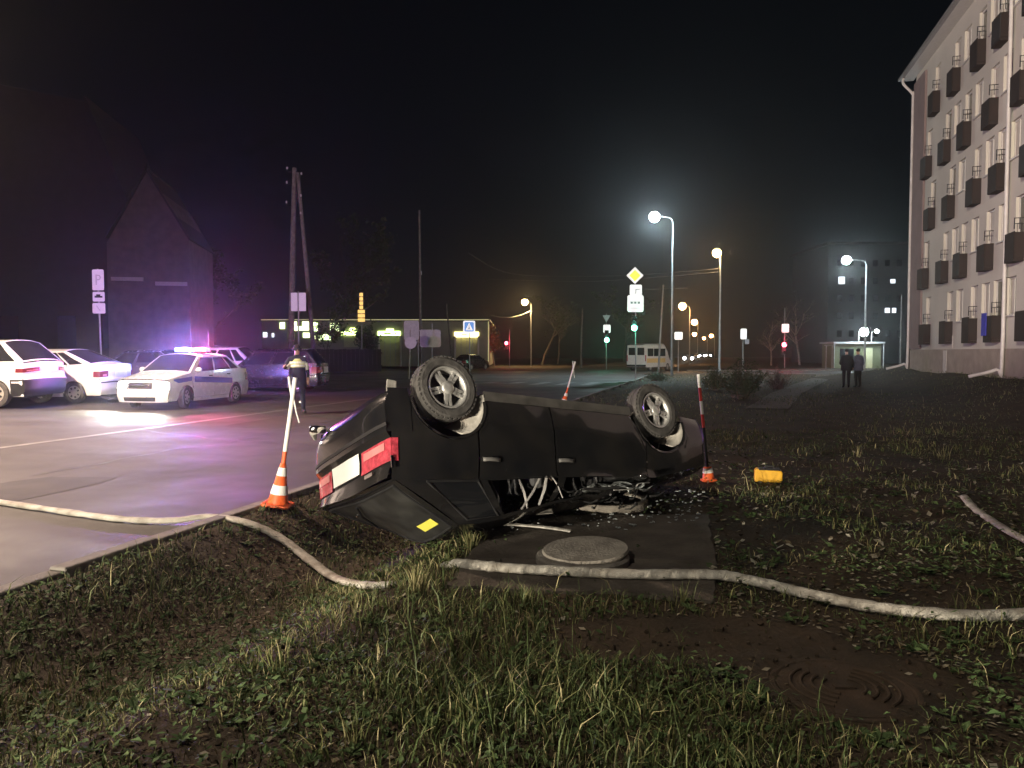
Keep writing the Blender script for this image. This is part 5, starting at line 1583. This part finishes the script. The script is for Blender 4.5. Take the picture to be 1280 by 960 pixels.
person('police officer in dark uniform with bright reflective shoulders behind the leaning pole', (p.x, p.y, road_z(p.x, p.y)), R(25),
       {'kneeL': (.12, -.06, .50), 'ankleL': (.15, -.02, .09), 'toeL': (.17, -.18, .045), 'kneeR': (-.10, .03, .50), 'ankleR': (-.13, .14, .10), 'toeR': (-.14, -.02, .045),
        'elbR': (-.33, -.14, 1.20), 'wriR': (-.36, -.36, 1.24), 'elbL': (.28, .06, 1.14), 'wriL': (.27, -.05, .90)}, (zone_plain, ['skin', 'navy', 'navy', 'blackcloth']), extras=officer_extra, scale=1.04)
def jacket(mt):
    def f(t, J):
        def coat(a, b):
            th = lerp(0, 2 * PI, a); k = lerp(.95, 1.12, b)
            return (.225 * k * math.cos(th), .17 * k * math.sin(th), lerp(1.36, .80, b))
        MB().grid(coat, 20, 5).build('jacket', mt, t, smooth=True)
    return f
P1 = on_ground(1058.5, 35.0); P2 = on_ground(1073, 35.3)
person('person in black standing on the lawn with back to the camera', P1, R(172), {'elbL': (.27, -.02, 1.13), 'wriL': (.18, -.16, 1.05), 'elbR': (-.27, .02, 1.13), 'wriR': (-.24, -.08, .92)}, (zone_plain, ['skin', 'blackcloth', 'blackcloth', 'blackcloth']), extras=jacket('blackcloth'), scale=1.0)
def p2x(t, J):
    jacket('greycloth')(t, J)
    MB().sphere((-.24, -.10, .86), .045, 8, 6).build('phone_light', 'litpane', t)
person('person in a blue-grey jacket beside the one in black', P2, R(-160), {'elbR': (-.28, .02, 1.13), 'wriR': (-.24, -.06, .92)}, (zone_plain, ['skin', 'greycloth', 'blackcloth', 'blackcloth']), extras=p2x, scale=1.01)

# ------------------------------------------------------------------ grass, broad leaves, litter
def inside_slab(x, y):
    return (-.42 < x - .09 * (y - 5.3) and x < 1.40 + .24 * (y - 5.1) and 5.3 - .12 * (x + .4) < y < 7.75)
WELLS = [(o.location.x, o.location.y, .42) for o in COL.objects if o.name.startswith(('well_', 'manhole_'))]
DIRT = [(1.05, 4.35, .85, .42), (2.3, 6.8, .7, .6), (1.7, 3.8, .55, .45)]
def bare(x, y):
    if uoff(x, y) < .22: return 1.0
    if inside_slab(x, y): return 1.0
    for a, b, r in WELLS:
        if (x - a) ** 2 + (y - b) ** 2 < r * r: return 1.0
    for a, b, ra_, rb_ in DIRT:
        q = ((x - a) / ra_) ** 2 + ((y - b) / rb_) ** 2
        if q < 1: return .93
    return 0.0
def nz(x, y, s, o): return mnoise.noise(Vector((x * s, y * s, o)))
V = []; F = []; T = []
LV = []; LF = []; LT = []
rnd = random.Random(5)
def blade(x, y, z, h, wd, tint, lean=.95):
    a = rnd.uniform(0, 2 * PI); dx, dy = math.cos(a), math.sin(a)
    l = h * rnd.uniform(.1, lean)
    b = rnd.uniform(0, 2 * PI); wx, wy = math.cos(b) * wd, math.sin(b) * wd
    i = len(V)
    V.extend(((x - wx, y - wy, z), (x + wx, y + wy, z), (x + dx*l*.3 - wx*.75, y + dy*l*.3 - wy*.75, z + h*.55), (x + dx*l*.3 + wx*.75, y + dy*l*.3 + wy*.75, z + h*.55), (x + dx*l, y + dy*l, z + h*.86)))
    F.extend(((i, i+1, i+3, i+2), (i+2, i+3, i+4)))
    T.extend((tint,) * 5)
def leaf(x, y, z, s, tint, tilt=.5):
    a = rnd.uniform(0, 2 * PI); dx, dy = math.cos(a) * s, math.sin(a) * s
    k1 = rnd.uniform(-tilt, tilt) * s; k2 = rnd.uniform(-tilt, tilt) * s * .6; w_ = rnd.uniform(.38, .65)
    i = len(LV)
    LV.extend(((x - dx, y - dy, z - k1*.4), (x + dy*w_, y - dx*w_, z + k2), (x + dx, y + dy, z + k1), (x - dy*w_, y + dx*w_, z - k2*.3 + .004)))
    LF.append((i, i+1, i+2, i+3)); LT.extend((tint,) * 4)
bands = [(1.9, 4.0, 2600, 1600), (4.0, 6.5, 1250, 800), (6.5, 10.0, 520, 380), (10.0, 16.0, 190, 140), (16.0, 30.0, 48, 22), (30.0, 56.0, 13, 4)]
for y0, y1, dens, dl in bands:
    xw = .74 * y1 + .4
    area = 2 * xw * (y1 - y0)
    for k in range(int(area * dens)):
        x = rnd.uniform(-xw, xw); y = rnd.uniform(y0, y1)
        if abs(x) > .72 * y + .4 or 57 < y < 71: continue
        u = uoff(x, y)
        if u < .2: continue
        br = bare(x, y)
        if rnd.random() < br: continue
        n = nz(x, y, .8, 2.2) * .6 + nz(x, y, 2.4, 7.7) * .4
        # lush strip between the ditch and the slab and before it; sparse trodden soil to the right
        lush = math.exp(-((x - .15 - .04 * (y - 4)) / .95) ** 2) * (1 - sstep(5.2, 6.2, y)) + .55 * sstep(2.4, .4, abs(u - .6) + .6) * .7
        dens_k = .56 + .5 * lush + .95 * n - (.36 if x > 1.05 + .5 * n and y < 12 else 0)
        if u < 2.8 and y < 9: dens_k += .22
        if y > 16: dens_k = .75 + .4 * n
        if rnd.random() > dens_k: continue
        z = H(x, y)
        h = rnd.uniform(.035, .10) * (1 + 1.3 * max(0, lush) * rnd.random()) * (1 + .9 * n)
        if y > 10: h *= 1.25
        if rnd.random() < .015: h *= 2.2
        flat_ = rnd.random() < .30
        tint = min(1, max(0, .38 + (.16 if flat_ else 0) + .20 * rnd.gauss(0, 1) + .10 * n + (.12 if lush < .25 else 0)))
        if rnd.random() < .07: tint = rnd.uniform(.75, 1)
        if flat_: blade(x, y, z + .004, rnd.uniform(.012, .035), rnd.uniform(.0015, .0035) * (1 + .06 * y), tint, 4.5)
        else: blade(x, y, z - .005, h, rnd.uniform(.0018, .0042) * (1 + .06 * y), tint)
    for k in range(int(area * dl)):
        x = rnd.uniform(-xw, xw); y = rnd.uniform(y0, y1)
        if abs(x) > .72 * y + .4 or uoff(x, y) < .18 or 57 < y < 71: continue
        if rnd.random() < bare(x, y) * .96: continue
        n = nz(x, y, 1.3, 12.2); q = nz(x, y, .5, 31.0)
        if rnd.random() > .62 + .9 * n: continue
        s = rnd.uniform(.008, .022) * (1 + .035 * y) * (1.5 if rnd.random() < .08 else 1)
        green = rnd.random() < (.72 + .5 * q - (.25 if x > 1.2 else 0))
        tint = rnd.uniform(0, .5) if green else rnd.uniform(.55, 1.0)
        leaf(x, y, H(x, y) + (rnd.uniform(.015, .07) if green else .012), s, tint, .7 if green else .35)
def stuff(name, Vv, Ff, Tt, m, label):
    me = bpy.data.meshes.new(name)
    me.from_pydata(Vv, [], Ff)
    a = me.attributes.new('tint', 'FLOAT', 'POINT'); a.data.foreach_set('value', Tt)
    me.materials.append(M[m])
    o = bpy.data.objects.new(name, me); COL.objects.link(o)
    o['kind'] = 'stuff'; o['label'] = label
    return o
# rosettes of broad-leaved weeds and crumbled clods of soil
for k in range(420):
    y = rnd.uniform(2.0, 9.0) ** 1.0; x = rnd.uniform(-.72 * y, .72 * y)
    if uoff(x, y) < .3 or bare(x, y) > .5: continue
    z = H(x, y); n_l = rnd.randint(6, 11); L_ = rnd.uniform(.035, .085); tt = rnd.uniform(.05, .48)
    for q in range(n_l):
        a = 2 * PI * q / n_l + rnd.uniform(-.3, .3); l_ = L_ * rnd.uniform(.7, 1.2); w_ = l_ * rnd.uniform(.16, .26); up = rnd.uniform(.1, .7)
        ca, sa = math.cos(a), math.sin(a); i = len(LV)
        LV.extend(((x, y, z + .008), (x + ca*l_*.55 - sa*w_, y + sa*l_*.55 + ca*w_, z + .012 + l_*up*.55), (x + ca*l_, y + sa*l_, z + .01 + l_*up*.7), (x + ca*l_*.55 + sa*w_, y + sa*l_*.55 - ca*w_, z + .012 + l_*up*.5)))
        LF.append((i, i+1, i+2, i+3)); LT.extend((tt + rnd.uniform(-.05, .05),) * 4)
for k in range(900):
    px = rnd.uniform(880, 1290); py = 565 + 150 * rnd.random() ** 1.2
    if nz(px * .012, py * .03, 1.0, 3.3) < -.05: continue
    g_ = gnd(px, py)
    if g_ is None: continue
    leaf(g_.x, g_.y, g_.z + .02, rnd.uniform(.02, .05), rnd.choice((.2, .35, .8, .95, 1.0)), .7)
cl = MB()
for k in range(2600):
    y = 2.0 + 8.0 * rnd.random() ** 1.3; x = rnd.uniform(-.72 * y, .72 * y)
    if uoff(x, y) < .2 or inside_slab(x, y) and rnd.random() < .8: continue
    s_ = rnd.uniform(.006, .022) * (1.6 if rnd.random() < .06 else 1)
    rot = Quaternion((rnd.gauss(0, 1), rnd.gauss(0, 1), rnd.gauss(0, 1), rnd.gauss(0, 1))).normalized().to_matrix()
    cl.box((x, y, H(x, y) + s_ * .25), (s_ * 1.6, s_ * 1.2, s_), rot, .6)
o = cl.build('soil_clods', 'soil'); o['kind'] = 'stuff'; o['label'] = 'crumbled clods of dark soil over the verge'
stuff('grass', V, F, T, 'grass', 'short autumn grass over the verge and lawn')
stuff('leaf_litter', LV, LF, LT, 'litter', 'low broad leaves and fallen leaf litter over the verge')

# tall tufts and stalks that stand out singly
def tuft(label, px, py, n, h, sp, tint, stalk=False):
    global V, F, T
    p = gnd(px, py)
    keep = (V, F, T); V, F, T = [], [], []
    for k in range(n):
        a = rnd.uniform(0, 2 * PI); r_ = abs(rnd.gauss(0, sp)); hh = h * rnd.uniform(.45, 1.1)
        x, y = math.cos(a) * r_, math.sin(a) * r_
        dx, dy = (x / (sp + .01)) * .22 * hh + rnd.gauss(0, .16) * hh, (y / (sp + .01)) * .22 * hh + rnd.gauss(0, .12) * hh
        b = rnd.uniform(0, 2 * PI); w_ = rnd.uniform(.0018, .0040); wx, wy = math.cos(b) * w_, math.sin(b) * w_
        i = len(V); tt = min(1, max(0, rnd.gauss(tint, .14)))
        for q in (0, .35, .7):
            V.extend(((x + dx*q*q - wx*(1-q*.5), y + dy*q*q - wy*(1-q*.5), hh*q*(1 - .12*q)), (x + dx*q*q + wx*(1-q*.5), y + dy*q*q + wy*(1-q*.5), hh*q*(1 - .12*q))))
        V.append((x + dx, y + dy, hh * .86))
        F.extend(((i, i+1, i+3, i+2), (i+2, i+3, i+5, i+4), (i+4, i+5, i+6))); T.extend((tt,) * 7)
    o = stuff('grass_tuft', V, F, T, 'grass', label)
    del o['kind']; o['category'] = 'grass tuft'; o['group'] = 'tall grass tufts on the verge'
    o.location = (p.x, p.y, p.z - .01)
    V, F, T = keep
    return o
tuft('tall pale grass tuft where the hose leaves the ditch', 522, 742, 110, .26, .06, .72)
tuft('bright grass tuft at the corner of the slab beside the wreck sticker', 588, 684, 120, .17, .05, .62)
tuft('green grass tuft growing over the hose before the round well lid', 655, 762, 90, .20, .05, .5)
tuft('thin grass tuft over the hose right of the well lid', 852, 758, 26, .20, .06, .6)
tuft('dry pale stalks in the dark ditch near the hose bend', 385, 745, 26, .26, .06, .82)
tuft('dry tall stalks in the dark grass below the ditch', 350, 838, 30, .26, .08, .62)
tuft('tall dry stalks at the bottom of the grass slope', 440, 935, 26, .24, .06, .68)
tuft('seedy grass tuft in the middle of the lush grass', 585, 812, 60, .17, .06, .5)
tuft('thin pale stalks in the grass far right of the yellow case', 1180, 575, 26, .30, .05, .8)
tuft('few pale stalks standing behind the yellow case', 1072, 572, 24, .25, .045, .85)

# ------------------------------------------------------------------ night haze that carries the lamps' glow
hz = MB().bbox(-175, 175, -36, 262, -1.8, 48).build('haze', 'wire')
hz['kind'] = 'stuff'
hm = bpy.data.materials.new('haze_air'); hm.use_nodes = True
nt = hm.node_tree
for n_ in list(nt.nodes):
    if n_.type == 'BSDF_PRINCIPLED': nt.nodes.remove(n_)
pv = nt.nodes.new('ShaderNodeVolumePrincipled')
pv.inputs['Color'].default_value = (.92, .93, .95, 1)
pv.inputs['Density'].default_value = 0.0009
pv.inputs['Anisotropy'].default_value = 0.88
nt.links.new(pv.outputs[0], nt.nodes['Material Output'].inputs['Volume'])
try: hm.cycles.homogeneous_volume = True
except Exception: pass
hz.data.materials.clear(); hz.data.materials.append(hm)
